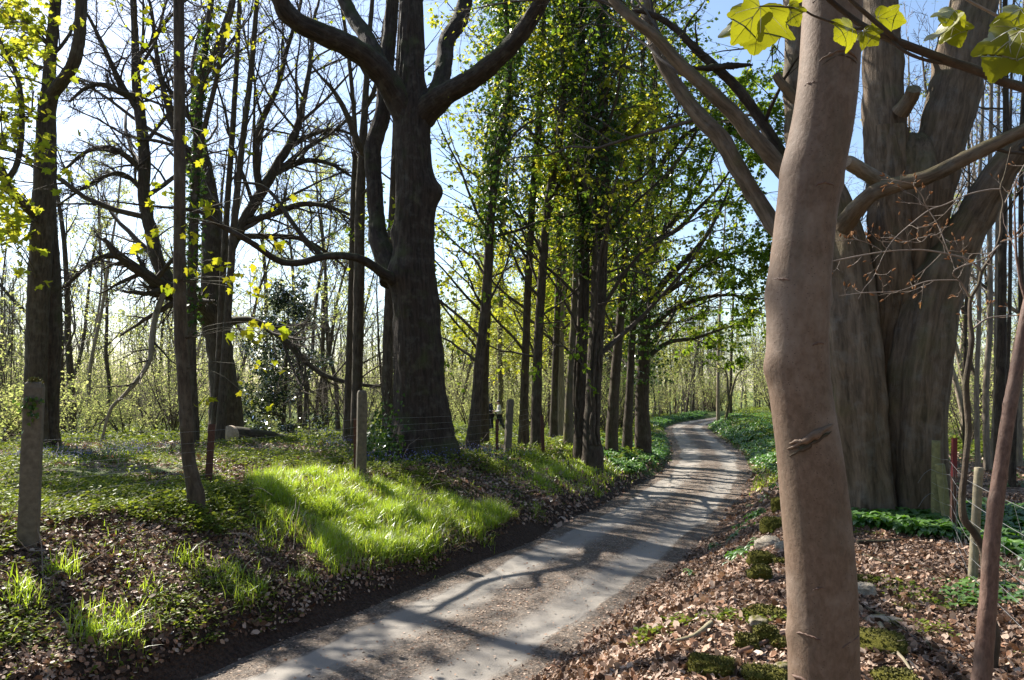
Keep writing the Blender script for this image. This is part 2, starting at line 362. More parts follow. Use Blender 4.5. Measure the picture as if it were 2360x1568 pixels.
# ------------------------------------------------------------------ ground and road
def ground_mat():
    m, nt, o = newmat('forest_floor'); tc = N_(nt, 'ShaderNodeTexCoord'); v = tc.outputs['Object']
    at = N_(nt, 'ShaderNodeAttribute', attribute_name='bk'); sx = N_(nt, 'ShaderNodeSeparateXYZ'); nt.links.new(at.outputs['Vector'], sx.inputs[0])
    dv = N_(nt, 'ShaderNodeVectorMath', operation='ADD'); nt.links.new(v, dv.inputs[0])
    nz = N_(nt, 'ShaderNodeTexNoise'); nz.inputs['Scale'].default_value = 9; nt.links.new(v, nz.inputs['Vector'])
    nt.links.new(vscale(nt, nz.outputs[1], (.12, .12, .12)), dv.inputs[1])
    vo = N_(nt, 'ShaderNodeTexVoronoi'); vo.inputs['Scale'].default_value = 21; nt.links.new(dv.outputs[0], vo.inputs['Vector'])
    hs = N_(nt, 'ShaderNodeSeparateColor'); nt.links.new(vo.outputs['Color'], hs.inputs[0])
    lit = ramp(nt, hs.outputs[0], [(0, (.04, .026, .017)), (.3, (.1, .06, .04)), (.6, (.19, .115, .075)), (.85, (.27, .18, .125)), (1, (.33, .24, .17))])
    soil = ramp(nt, noise_(nt, v, 28, 5, .7), [(.35, (.028, .018, .013)), (.7, (.1, .062, .042))])
    c = mixc(nt, ramp(nt, math_(nt, 'ADD', noise_(nt, v, 3, 4), math_(nt, 'MULTIPLY', sx.outputs[1], -1.)), [(.3, (0, 0, 0)), (.45, (1, 1, 1))]), soil, lit)
    gcol = ramp(nt, noise_(nt, v, 14, 4, .7), [(.35, (.03, .05, .012)), (.65, (.1, .14, .025))])
    gm = ramp(nt, math_(nt, 'ADD', noise_(nt, v, 1.6, 5, .7), math_(nt, 'SUBTRACT', sx.outputs[0], .5)), [(.5, (0, 0, 0)), (.62, (1, 1, 1))])
    c = mixc(nt, gm, c, gcol)
    bs = N_(nt, 'ShaderNodeBsdfPrincipled'); nt.links.new(c, bs.inputs['Base Color']); bs.inputs['Roughness'].default_value = .85; bs.inputs['Specular IOR Level'].default_value = .2
    bp = N_(nt, 'ShaderNodeBump'); bp.inputs['Strength'].default_value = .9; bp.inputs['Distance'].default_value = .04
    nt.links.new(math_(nt, 'ADD', vo.outputs['Distance'], noise_(nt, v, 40, 3)), bp.inputs['Height']); nt.links.new(bp.outputs[0], bs.inputs['Normal'])
    nt.links.new(bs.outputs[0], o.inputs[0]); return m
def inpoly(u, v, poly):
    r = np.zeros(u.shape, bool); n = len(poly)
    for i in range(n):
        x1, y1 = poly[i]; x2, y2 = poly[(i+1) % n]
        if y1 == y2: continue
        r ^= ((y1 > v) != (y2 > v)) & (u < (x2-x1)*(v-y1)/(y2-y1)+x1)
    return r
def cum(a): return np.concatenate([[0], np.cumsum(a)])
sy = np.concatenate([np.arange(-8, 4, .4), np.arange(4, 16, .09), np.arange(16, 32, .2), np.arange(32, 70, .5), np.arange(70, 200, 4), np.arange(200, 900, 60)])
q = np.concatenate([np.arange(0, 6, .08), np.arange(6, 14, .25), np.arange(14, 40, 1.), np.arange(40, 140, 6), np.arange(140, 900, 60)])
ss = np.concatenate([-q[:0:-1], q])
gy, gs = np.meshgrid(sy, ss, indexing='ij'); gx = xc(np.minimum(gy, 199))+gs
gz = terrain(gx, gy)
far = np.hypot(gx, gy) > 190; gz = np.where(far, 1.0, gz)
green = .25+.35*sstep(7, 14, gy)*(gs < 0)+.25*sstep(1.5, 4, -gs)*sstep(12, 20, gy)+.55*sstep(14, 24, gy)*(gs > 1.4)+.3*sstep(22, 30, gy)
green -= .35*(np.abs(gs) < 2.4)*(gy < 22)
bare = .55*np.exp(-((np.abs(gs)-1.75)/.5)**2)*(gs < 0)+.15*np.exp(-((gs-1.6)/.4)**2)*(gs > 0)
mb = MB(); nr, nc = gx.shape; i = np.arange(nr-1)[:, None]*nc; j = np.arange(nc-1)[None]
mb.add(np.stack([gx, gy, gz], -1), np.stack([i+j, i+j+1, i+nc+j+1, i+nc+j], -1).reshape(-1, 4), np.stack([green, bare, gx*0], -1))
GM = ground_mat()
tag(mb.build('ground', GM), kind='structure')
def road_mat():
    m, nt, o = newmat('lane_tarmac'); at = N_(nt, 'ShaderNodeAttribute', attribute_name='bk'); v = at.outputs['Vector']
    sx = N_(nt, 'ShaderNodeSeparateXYZ'); nt.links.new(v, sx.inputs[0]); s = sx.outputs[0]
    wob = math_(nt, 'MULTIPLY', math_(nt, 'SUBTRACT', noise_(nt, vscale(nt, v, (1, .35, 1)), 1.6, 5, .65), .5), .7)
    sw = math_(nt, 'ADD', s, wob); a = math_(nt, 'ABSOLUTE', sw)
    fine = noise_(nt, v, 75, 5, .75); mid = noise_(nt, vscale(nt, v, (1, .5, 1)), 9, 5, .7); big = noise_(nt, vscale(nt, v, (1, .4, 1)), 1.1, 4, .6)
    tar = ramp(nt, math_(nt, 'ADD', math_(nt, 'MULTIPLY', fine, .35), math_(nt, 'MULTIPLY', big, .65)), [(.35, (.165, .148, .128)), (.65, (.30, .272, .238))])
    vo = N_(nt, 'ShaderNodeTexVoronoi'); vo.inputs['Scale'].default_value = 48; nt.links.new(v, vo.inputs['Vector'])
    hs = N_(nt, 'ShaderNodeSeparateColor'); nt.links.new(vo.outputs['Color'], hs.inputs[0])
    grit = ramp(nt, hs.outputs[0], [(0, (.03, .022, .017)), (.45, (.085, .061, .044)), (.8, (.155, .112, .08)), (1, (.26, .2, .155))])
    # grit down the crown of the lane and along both edges
    ce = ramp(nt, math_(nt, 'ABSOLUTE', math_(nt, 'SUBTRACT', sw, .08)), [(.24, (1, 1, 1)), (.5, (0, 0, 0))]); ed = ramp(nt, a, [(.92, (0, 0, 0)), (1.22, (1, 1, 1))])
    k = math_(nt, 'ADD', math_(nt, 'MULTIPLY', ce, .95), ed, True)
    k = math_(nt, 'MULTIPLY', k, ramp(nt, math_(nt, 'ADD', math_(nt, 'MULTIPLY', mid, .6), math_(nt, 'MULTIPLY', fine, .4)), [(.34, (.35, .35, .35)), (.52, (1, 1, 1))]))
    spk = ramp(nt, math_(nt, 'ADD', hs.outputs[1], math_(nt, 'MULTIPLY', mid, .6)), [(1.12, (0, 0, 0)), (1.2, (.85, .85, .85))])
    k = math_(nt, 'MAXIMUM', k, spk)
    c = mixc(nt, k, tar, grit)
    bs = N_(nt, 'ShaderNodeBsdfPrincipled'); nt.links.new(c, bs.inputs['Base Color']); bs.inputs['Roughness'].default_value = .8; bs.inputs['Specular IOR Level'].default_value = .3
    bp = N_(nt, 'ShaderNodeBump'); bp.inputs['Strength'].default_value = .6; bp.inputs['Distance'].default_value = .012
    nt.links.new(math_(nt, 'ADD', fine, math_(nt, 'MULTIPLY', math_(nt, 'MULTIPLY', vo.outputs['Distance'], k), 2.)), bp.inputs['Height']); nt.links.new(bp.outputs[0], bs.inputs['Normal'])
    nt.links.new(bs.outputs[0], o.inputs[0]); return m
ry = np.concatenate([np.arange(-8, 30, .15), np.arange(30, 140, .5)]); rs = np.linspace(-1.62, 1.62, 45)
a_, b_ = np.meshgrid(ry, rs, indexing='ij'); sl_ = np.interp(a_, _gy, _gs); cs = 1/np.sqrt(1+sl_**2)
rx = xc(a_)+b_*cs; yy = a_-b_*sl_*cs
rz = .035*(1-(b_/1.5)**2)+.012*n2(rx, yy, 1.2, 20)-.018*np.exp(-((np.abs(b_)-.72)/.22)**2)
arc = np.interp(a_, _gy, np.cumsum(np.sqrt(1+_gs**2))*.25)
mb = MB(); nr, nc = rx.shape; i = np.arange(nr-1)[:, None]*nc; j = np.arange(nc-1)[None]
mb.add(np.stack([rx, yy, rz], -1), np.stack([i+j, i+j+1, i+nc+j+1, i+nc+j], -1).reshape(-1, 4), np.stack([b_, arc, a_*0], -1))
tag(mb.build('road', road_mat()), kind='structure')

# ------------------------------------------------------------------ scatter on the ground
def scat(n, rng, y0, y1, poly=None, cond=None, pw=1.6, side=1.0):
    """points on the terrain; denser near the camera (pw), optional outline on the ground seen from the lane-side bank"""
    u = rng.uniform(0, 1, n)
    e = 1-pw+1  # pdf ~ y^(1-pw)
    y = (y0**e+(y1**e-y0**e)*u)**(1/e) if abs(e) > 1e-6 else y0*(y1/y0)**u
    x = rng.uniform(-1, 1, n)*(.74*y+side)
    z = terrain(x, y); P = np.stack([x, y, z], -1); k = np.abs(lat(x, y)) > RW-.12
    if poly is not None:
        U, V = project(P); q_ = 330/y; k &= inpoly(U+q_*1.1*n2(x, y, .5, 90)+q_*.7*n2(x, y, .16, 92), V+q_*.5*n2(x, y, .45, 91)+q_*.35*n2(x, y, .15, 93), poly)
    if cond is not None: k &= cond(x, y, lat(x, y))
    return P[k]
def tnormal(P):
    e = .06; x, y = P[:, 0], P[:, 1]
    dx = (terrain(x+e, y)-terrain(x-e, y))/(2*e); dy = (terrain(x, y+e)-terrain(x, y-e))/(2*e)
    return norm(np.stack([-dx, -dy, np.ones_like(dx)], -1))
def litter(P, size, rng, tilt=.45):
    n = len(P); mb = MB(); Nn = norm(tnormal(P)+tilt*rng.normal(size=(n, 3)))
    A = rdir(n, rng); A = norm(A-Nn*(A*Nn).sum(-1, keepdims=True))
    leaves(mb, P+Nn*.012+np.array([0, 0, 1])*rng.uniform(0, .03, (n, 1)), A, Nn, size*np.clip(np.exp(rng.normal(-.1, .38, n)), .35, 1.9), 'dead'); return mb
rng = RNG(11); cl = lambda x, y, s: rng.uniform(0, 1, x.shape)
def gap(x, y, sc_, s, lo, hi): return sstep(lo, hi, n2(x, y, sc_, s))
r_ = lambda x: rng.uniform(0, 1, x.shape)
P = scat(520000, rng, 2.4, 13, cond=lambda x, y, s: (s > 1.1) & (x > -.2*y) & (r_(x) < .5+.5*gap(x, y, .6, 31, -.35, .15)), pw=1.9)
print('lit', len(P)); P = P[:190000]; q_ = rng.uniform(0, 1, len(P)) < .25+.5*gap(P[:, 0], P[:, 1], .35, 33, -.2, .4)*gap(P[:, 0], P[:, 1], 1.3, 34, -.4, .4); tag(litter(P[q_], .043, rng, .6).build('leaf_litter', L_ROT, smooth=False), 'dark half rotted leaves between the paler ones right of the lane', 'leaf litter', kind='stuff'); P = P[~q_]
tag(litter(P, .041, rng).build('leaf_litter', L_DEAD, smooth=False), 'brown fallen beech leaves covering the bank right of the lane', 'leaf litter', kind='stuff')
P = scat(420000, rng, 4.5, 17, cond=lambda x, y, s: (s < -1.5) & (s > -7) & (r_(x) < (.22+.75*gap(x, y, .8, 32, -.3, .3))*sstep(1.35, 1.9, -s)+.26), pw=1.7)
print('lit2', len(P)); P = P[:110000]; q_ = rng.uniform(0, 1, len(P)) < .3+.55*gap(P[:, 0], P[:, 1], .4, 35, -.2, .4); tag(litter(P[q_], .05, rng, .6).build('leaf_litter', L_ROT, smooth=False), 'dark half rotted leaves on the bank left of the lane', 'leaf litter', kind='stuff'); P = P[~q_]
tag(litter(P, .048, rng).build('leaf_litter', L_DEAD, smooth=False), 'dead brown leaves scattered over the bank left of the lane', 'leaf litter', kind='stuff')
P = scat(60000, rng, 14, 45, cond=lambda x, y, s: np.abs(s) > 1.3, pw=1.7)
tag(litter(P, .085, rng).build('leaf_litter', L_DEAD, smooth=False), 'fallen leaves on the floor of the wood further back', 'leaf litter', kind='stuff')
# small grit leaves lying on the tarmac
n = 9000; y = 4+22*rng.uniform(0, 1, n)**1.3; s_ = np.where(rng.uniform(0, 1, n) < .45, rng.normal(.05, .34, n), rng.choice([-1, 1, 1], n)*(1.5-.28*np.abs(rng.normal(size=n)))); s_ = np.clip(s_, -1.45, 1.45)
sl1 = np.interp(y, _gy, _gs); c1 = 1/np.sqrt(1+sl1**2); P = np.stack([xc(y)+s_*c1, y-s_*sl1*c1, .03*(1-(s_/1.5)**2)+.004], -1)
mb = MB(); A = rdir(n, rng, .1); leaves(mb, P, A, norm(np.array([0, 0, 1.])+.3*rng.normal(size=(n, 3))), .028*rng.uniform(.5, 1.5, n), 'dead')
tag(mb.build('leaf_litter', L_DEAD, smooth=False), 'crumbled leaf bits along the crown and edges of the lane', 'leaf litter', kind='stuff')

def blades(P, h, wd, rng, lean=.35, segs=3, up=None):
    n = len(P); az = rng.uniform(0, 2*PI, n)+.9*n2(P[:, 0], P[:, 1], .3, 95); h = h*rng.uniform(.4, 1.3, n)*(.75+.55*n2(P[:, 0], P[:, 1], .28, 94)); d = np.stack([np.cos(az), np.sin(az), 0*az], -1)
    X = np.stack([-np.sin(az), np.cos(az), 0*az], -1); le = lean*np.abs(rng.normal(size=n))+.08
    V = np.zeros((n, segs*2+1, 3)); X2 = norm(X+.6*rng.normal(size=(n, 3))*np.array([1, 1, .2]))
    for k in range(segs+1):
        t = k/segs; c = P+np.stack([0*h, 0*h, h*(t-.35*le*t*t)], -1)+d*(h*le*t*t)[:, None]
        ww = wd*(1-t**2.2)*.5
        if k < segs: V[:, 2*k] = c-X2*ww; V[:, 2*k+1] = c+X2*ww
        else: V[:, 2*k] = c
    b = (np.arange(n)*(2*segs+1))[:, None]
    f4 = np.concatenate([b+np.array([2*k, 2*k+1, 2*k+3, 2*k+2])[None] for k in range(segs-1)])
    f3 = b+np.array([2*segs-2, 2*segs-1, 2*segs])[None]
    mb = MB(); mb.add(V, f4); mb.f.append(f3); mb.m.append(0); return mb
def gpx(u, v, y0=2., y1=60):
    for y in np.arange(y0, y1, .03):
        p = px(u, v, y)
        if p[2] <= zt(p[0], p[1]): return p
    return p
GP1 = [(580, 1120), (640, 1105), (740, 1110), (850, 1120), (960, 1130), (1060, 1170), (1225, 1200), (1215, 1235), (1130, 1255), (1000, 1295), (880, 1320), (800, 1335), (730, 1290), (650, 1230), (590, 1170)]
P = scat(900000, rng, 8, 15, GP1, lambda x, y, s: (s < -1.6) & (s > -5) & (rng.uniform(0, 1, x.shape) < .12+.9*gap(x, y, .45, 41, -.45, .25)), pw=1.)
print('grass', len(P)); tag(blades(P[:34000], .28, .01, rng, .5).build('grass', L_GRASS, smooth=False), 'tall bright green grass covering the lit bank below the concrete post', 'grass', kind='stuff')
P = scat(300000, rng, 8, 15, GP1, lambda x, y, s: (s < -1.55) & (s > -5) & (rng.uniform(0, 1, x.shape) < .25), pw=1.)
tag(blades(P[:2600], .34, .007, rng, .9).build('dry_grass', L_DRY, smooth=False), 'straw coloured dead blades mixed into the bright green grass', 'dry grass', kind='stuff')
GP2 = [(1150, 1050), (1300, 1035), (1430, 1050), (1435, 1095), (1390, 1150), (1260, 1145), (1130, 1095)]
P = scat(500000, rng, 12, 22, GP2, lambda x, y, s: (s < -1.5) & (rng.uniform(0, 1, x.shape) < .1+.8*gap(x, y, .6, 42, -.1, .35)), pw=1.)
print('grass2', len(P)); tag(blades(P[:16000], .2, .012, rng, .5).build('grass', L_GRASS, smooth=False), 'yellow green grass on the bank beyond the big oak', 'grass', kind='stuff')
P = scat(60000, rng, 6, 26, None, lambda x, y, s: (s < -1.7) & (cl(x, y, s) < .02+.25*gap(x, y, .5, 45, .1, .5)), pw=1.5)
print('grassw', len(P)); tag(blades(P[:6000], .16, .011, rng, .6, 2).build('grass', L_GRASS, smooth=False), 'sparse grass blades among the litter of the left bank and wood', 'grass', kind='stuff')
P = scat(160000, rng, 18, 62, cond=lambda x, y, s: (np.abs(s) < 4.5) & (np.abs(s) > 1.5) & (rng.uniform(0, 1, x.shape) < .15+.7*gap(x, y, .9, 43, -.2, .3)), pw=1.5)
print('grass3', len(P)); tag(blades(P[:26000], .25, .02, rng, .6, 2).build('grass', L_GRASS, smooth=False), 'rough grass along both verges of the lane far off', 'grass', kind='stuff')
tuft = []
for (u, v, Y, n, h) in [(520, 1340, 6.6, 90, .26), (610, 1265, 8., 70, .24), (230, 1470, 5.6, 150, .22), (60, 1390, 5.6, 80, .24), (350, 1375, 6.5, 30, .18), (150, 1330, 6.2, 60, .16), (500, 1175, 8.7, 45, .2), (1400, 1110, 15, 50, .2), (300, 1480, 5.7, 70, .2), (560, 1390, 6.6, 40, .15), (960, 1270, 9.6, 120, .2), (1100, 1235, 11, 120, .2), (280, 1440, 5, 90, .24), (200, 1430, 5, 60, .2), (530, 1325, 5, 60, .22), (620, 1240, 5, 60, .26), (430, 1300, 5, 40, .18), (700, 1340, 5, 80, .2), (590, 1370, 5, 50, .18), (1240, 1180, 5, 60, .18)]:
    p = gpx(u, v); n = int(n*1.5); a = rng.normal(size=(n, 2))*.085*(h/.2); x, y = p[0]+a[:, 0], p[1]+a[:, 1]; tuft.append(np.stack([x, y, terrain(x, y)], -1))
tag(blades(np.concatenate(tuft), .25, .009, rng, .55).build('grass', L_GRASS, smooth=False), 'scattered grass tufts rooted in the leaf litter of the left bank', 'grass', kind='stuff')

def herbs(P, rng, size, h, per=5, tm='oval', spread=.06, lean=.2, zj=.5):
    mb = MB(); n = len(P); C = np.repeat(P, per, 0); k = len(C); az = rng.uniform(0, 2*PI, k)
    d = np.stack([np.cos(az), np.sin(az), rng.uniform(-.2, .5, k)], -1)
    hh = np.repeat(h*rng.uniform(.4, 1.3, n), per)*rng.uniform(1-zj, 1, k)
    C = C+d*spread*rng.uniform(0, 1, (k, 1))*np.array([1, 1, 0])+np.stack([0*hh, 0*hh, hh], -1)
    leaves(mb, C, d, norm(np.array([0, 0, 1.])+.45*rng.normal(size=(k, 3))), size*rng.uniform(.6, 1.35, k), tm); return mb
cl = lambda x, y, s: rng.uniform(0, 1, x.shape)
HP = [(-200, 1110), (430, 1090), (560, 1120), (600, 1200), (480, 1235), (260, 1200), (-200, 1270)]
P = scat(60000, rng, 5, 12, HP, lambda x, y, s: (s < -1.9) & (cl(x, y, s) < .15+.85*gap(x, y, .5, 51, -.35, .2)), pw=1.6)
print('herb', len(P)); tag(herbs(P[:12000], rng, .045, .1).build('ground_cover', L_HERB), 'low yellow green seedlings among dead leaves below the left fence', 'ground cover', kind='stuff')
P = scat(60000, rng, 9, 24, None, lambda x, y, s: (s < -2.9) & (cl(x, y, s) < .06+.94*gap(x, y, .8, 52, -.1, .4)), pw=1.7)
print('herb2', len(P)); tag(herbs(P[:12500], rng, .055, .16).build('ground_cover', L_HERB), 'leafy green undergrowth on the floor of the wood behind the left fence', 'ground cover', kind='stuff')
P = scat(60000, rng, 22, 70, None, lambda x, y, s: (np.abs(s) > 2.2) & (cl(x, y, s) < .2+.8*gap(x, y, 1.5, 53, -.3, .3)), pw=1.7)
print('herb3', len(P)); tag(herbs(P[:24000], rng, .13, .22, 4, 'diamond', .15).build('ground_cover', L_HERB, smooth=False), 'green undergrowth far back in the wood', 'ground cover', kind='stuff')
P = scat(90000, rng, 3, 14, None, lambda x, y, s: ((s > 2.6) & (cl(x, y, s) < .5*gap(x, y, .4, 54, .35, .7)) | ((s < -1.5) & (s > -4.5)) & (cl(x, y, s) < .16+.9*gap(x, y, .45, 54, 0, .45))), pw=1.8)
print('herb4', len(P)); tag(herbs(P[:5200], rng, .038, .06).build('ground_cover', L_HERB), 'small green weeds poking through the leaves on both banks', 'ground cover', kind='stuff')
P = scat(30000, rng, 9, 24, [(1120, 1060), (1300, 1130), (1350, 1160), (1250, 1190), (1130, 1150), (1000, 1080)], lambda x, y, s: (s < -1.5) & (cl(x, y, s) < .25), pw=1.6)
tag(herbs(P[:3000], rng, .045, .08).build('ground_cover', L_MID), 'dark green trailing ground ivy on the bank under the big oak', 'ground cover', kind='stuff')

def garlic(P, rng, size, per=6, h=.16):
    """broad arching leaves of wild garlic"""
    mb = MB(); n = len(P); C = np.repeat(P, per, 0); k = len(C); az = rng.uniform(0, 2*PI, k); L = size*rng.uniform(.6, 1.25, k); wd = L*rng.uniform(.22, .34, k)
    d = np.stack([np.cos(az), np.sin(az), 0*az], -1); X = np.stack([-np.sin(az), np.cos(az), 0*az], -1); el = rng.uniform(.7, 1.35, k)
    V = np.zeros((k, 9, 3)); pos = C.copy(); prof = [.1, .8, 1., .0]; sgl = [.35, .3, .35]
    for q in range(4):
        ww = wd*.5*prof[q]
        V[:, 3*q if q < 3 else 8] = pos-X*ww[:, None]*(q < 3)
        if q < 3: V[:, 3*q+1 if q else 1] = pos; V[:, 3*q+2 if 3*q+2 < 9 else 8] = pos+X*ww[:, None]
        if q < 3:
            a = el-.75*q; pos = pos+(d*np.cos(a)[:, None]+np.array([0, 0, 1.])*np.sin(a)[:, None])*(L*sgl[q])[:, None]
    return mb, V
def garlic2(P, rng, size, per=6, e0=.75, e1=1.4):
    mb = MB(); n = len(P); C = np.repeat(P, per, 0); k = len(C); az = rng.uniform(0, 2*PI, k); L = size*rng.uniform(.6, 1.25, k); wd = L*rng.uniform(.24, .36, k)
    d = np.stack([np.cos(az), np.sin(az), 0*az], -1); X = np.stack([-np.sin(az), np.cos(az), 0*az], -1); el = rng.uniform(e0, e1, k); Z = np.array([0, 0, 1.])
    pos = C; rows = []
    for q, (ln, pr) in enumerate([(0, .12), (.34, .85), (.3, 1.), (.22, .6), (.14, 0)]):
        a = el-.55*q; pos = pos+(d*np.cos(a)[:, None]+Z*np.sin(a)[:, None])*(L*ln)[:, None]
        ww = (wd*.5*pr)[:, None]; rows += [pos-X*ww+Z*ww*.3, pos, pos+X*ww+Z*ww*.3] if q < 4 else [pos]
    V = np.stack(rows, 1); b = (np.arange(k)*13)[:, None]
    f4 = np.concatenate([b+np.array(t)[None] for q in range(3) for t in ([3*q, 3*q+1, 3*q+4, 3*q+3], [3*q+1, 3*q+2, 3*q+5, 3*q+4])])
    f3 = np.concatenate([b+np.array([9, 10, 12])[None], b+np.array([10, 11, 12])[None]])
    mb.add(V, f4); mb.f.append(f3); mb.m.append(0); return mb
GG = [([(1600, 960), (1830, 955), (1830, 1110), (1740, 1075), (1700, 1050), (1625, 1015), (1600, 990)], 13, 62, .23, 5000, 'glossy green wild garlic filling the verge right of the lane'),
      ([(1290, 1005), (1420, 1000), (1520, 1005), (1565, 1045), (1545, 1065), (1440, 1095), (1370, 1045)], 14, 45, .2, 3500, 'dark green wild garlic on the verge below the ivy trees'),
      ([(1945, 1170), (2000, 1160), (2110, 1165), (2180, 1205), (2230, 1240), (2150, 1245), (2060, 1225), (1950, 1215)], 5, 11, .23, 620, 'wild garlic patch with broad leaves at the foot of the great beech'),
      ([(2200, 1180), (2500, 1190), (2500, 1370), (2330, 1290), (2220, 1250)], 5, 16, .22, 520, 'wild garlic beyond the wire fence on the right'),
      ([(1480, 975), (1640, 945), (1610, 968), (1545, 990)], 35, 75, .3, 1500, 'garlic and grass on the far left verge where the lane bends')]
for poly, y0, y1, sz, nm, lb in GG:
    P = scat(200000, rng, y0, y1, poly, lambda x, y, s: (np.abs(s) > 1.55) & (cl(x, y, s) < .1+.9*gap(x, y, .8, 61, -.45, .1)), pw=1.2)
    print('garlic', len(P)); rng.shuffle(P); tag(garlic2(P[:nm]+np.array([0, 0, 1.])*rng.uniform(0, .1, (len(P[:nm]), 1)), rng, sz, 6, .95, 1.5).build('wild_garlic', L_GARLIC), lb, 'wild garlic', kind='stuff')
pp = []
for (u, v, Y) in [(1700, 1235, 11.5), (1760, 1180, 12.5), (1725, 1210, 12), (1775, 1150, 13.5), (1690, 1290, 9.3), (1735, 1270, 10), (1790, 1120, 14)]:
    p = px(u, v, Y); p = gpx(u, v); a = rng.normal(size=(10, 2))*.16; pp.append(np.stack([p[0]+a[:, 0], p[1]+a[:, 1], terrain(p[0]+a[:, 0], p[1]+a[:, 1])], -1))
tag(garlic2(np.concatenate(pp), rng, .17).build('wild_garlic', L_GARLIC), 'loose wild garlic sprigs along the mossy stones by the lane', 'wild garlic', kind='stuff')
P = scat(120000, rng, 14, 44, None, lambda x, y, s: (s < -3.2) & (cl(x, y, s) < gap(x, y, 2.2, 71, -.15, .35)), pw=1.6)
print('blue', len(P)); P = P[:12000]; tag(blades(P, .26, .02, rng, .8, 2).build('bluebell_leaves', L_BLUE, smooth=False), 'blue green bluebell leaves carpeting the wood behind the left fence', 'bluebells', kind='stuff')
Q = P[::3]+np.array([0, 0, .22]); mb = MB(); n = len(Q)*3; C = np.repeat(Q, 3, 0)+.05*rng.normal(size=(n, 3)); leaves(mb, C, rdir(n, rng)-np.array([0, 0, .6]), rdir(n, rng), .035, 'diamond')
tag(mb.build('bluebell_flowers', L_PETAL, smooth=False), 'hazy violet blue bluebell flowers on the shaded wood floor', 'bluebells', kind='stuff')
P = scat(60000, rng, 6, 24, None, lambda x, y, s: (s > 4.5) & (cl(x, y, s) < gap(x, y, 1.2, 72, 0, .4)), pw=1.6)
tag(garlic2(P[:1500], rng, .16, 4).build('ground_cover', L_GARLIC), 'patchy green leaves on the wood floor behind the right fence', 'ground cover', kind='stuff')

# dead stalks and fallen twigs standing in the undergrowth
P = scat(9000, rng, 7, 30, None, lambda x, y, s: (s < -2.2) & (cl(x, y, s) < .1+.5*gap(x, y, 1.2, 75, 0, .4)), pw=1.5)[:1500]
n = len(P); d = rdir(n, rng, .6); d[:, 2] = np.abs(d[:, 2])*.8; L = rng.uniform(.15, .9, n); pts = [P]
for q in range(4): d = norm(d+.25*rng.normal(size=(n, 3))+np.array([0, 0, -.08])); pts.append(pts[-1]+d*(L/4)[:, None])
A = np.stack(pts, 1); A[..., 2] = np.maximum(A[..., 2], terrain(A[..., 0], A[..., 1])+.01); mb = MB(); tubes(mb, A, rng.uniform(.003, .009, n)[:, None]*np.linspace(1, .4, 5)[None], 4)
tag(mb.build('dead_stalks', B_TWIGP), 'dry stalks and fallen twigs tangled on the floor of the left wood', 'dead twigs', kind='stuff')

# ------------------------------------------------------------------ trees standing by the lane
def root_of(name, P0, label, cat='tree', group=None):
    return empty(name, (P0[0], P0[1], zt(P0[0], P0[1])), label, cat, group)
def part(mb, name, mats, root, smooth=True):
    ob = mb.build(name, mats, None, smooth)
    ob.parent = root; ob.matrix_parent_inverse.identity(); ob.data.transform(__import__('mathutils').Matrix.Translation(-root.location)); return ob
def sink(P, R, d=.35):
    """carry a trunk down into the soil"""
    z = zt(P[0][0], P[0][1]); q = np.array([P[0][0], P[0][1], min(z, P[0][2])-d]); return np.concatenate([[q], P]), np.concatenate([[R[0]], R])
def limb(root, pts, Y, mat, sides=14, step=.12, ext=0, rng=None, name='limb', lump=.08, up=.6, **kw):
    P, R = trace(pts, Y)
    if ext: P, R = extend(P, R, ext, rng, up=up)
    mb = MB(); bigtube(mb, P, R, sides, step, lump, seed=int(abs(P[0][0]*100)+len(P)), **kw)
    return part(mb, name, mat, root), P, R
def ramify(paths, rng, spec, minr=.004):
    """paths [(P,R)] -> list of levels; spec rows K,t0,t1,ang,lf,rf,N,wig,up"""
    P, R, L = stackp(paths); out = []
    for (K, t0, t1, ang, lf, rf, N, wig, up) in spec:
        P, R, L = sprout(P, R, L, K, t0, t1, ang, lf, rf, N, wig, up, rng, minr); out.append((P, R, L))
    return out
def put(levels, root, mat, name='crown', sides=(6, 4, 3, 3)):
    mb = MB()
    for k, (P, R, L) in enumerate(levels): tubes(mb, P, R, sides[min(k, len(sides)-1)], seed=k)
    return part(mb, name, mat, root)
def foliage(P, root, mat, rng, per, size, tm, name='foliage', **kw):
    mb = MB(); twigleaves(mb, P, per, size, tm, rng, **kw); return part(mb, name, mat, root, False)
def reach(base, target, rng, r0, n=7, sag=.15):
    t = np.linspace(0, 1, n)[:, None]; d = target-base; L = np.linalg.norm(d)
    P = base+d*t+np.array([0, 0, 1.])*(np.sin(t*PI)*sag*L)+np.cumsum(rng.normal(size=(n, 3))*.02*L, 0)*t; return P, r0*np.linspace(1, .3, n)

# ---- the big oak
rng = RNG(101); Y = 16.3
P, R = trace([(978, 1062, 150), (976, 1030, 140), (974, 1000, 132), (969, 900, 116), (963, 784, 111), (956, 650, 103), (954, 550, 92), (956, 440, 88), (951, 350, 84), (948, 285, 84), (949, 200, 66), (948, 100, 58), (947, 0, 57), (945, -120, 52)], Y)
oak = root_of('oak_tree', P[0], 'massive dark oak on the left bank with four great limbs and a low crooked branch')
P, R = sink(P, R, .5); P, R = extend(P, R, 6, rng)
mb = MB(); kn = lambda u, v, dy, r, a: (px(u, v, Y+dy), r, a)
bigtube(mb, P, R, 72, .06, .05, .9, flare=(.55, .75, 5), seed=5, fsc=.03, knots=[kn(1000, 440, -.1, .28, .2), kn(915, 635, -.2, .3, .16), kn(918, 540, 0, .2, .1), kn(1005, 245, 0, .35, .1)])
part(mb, 'trunk', B_OAK, oak)
paths = [(P[-6:], R[-6:])]
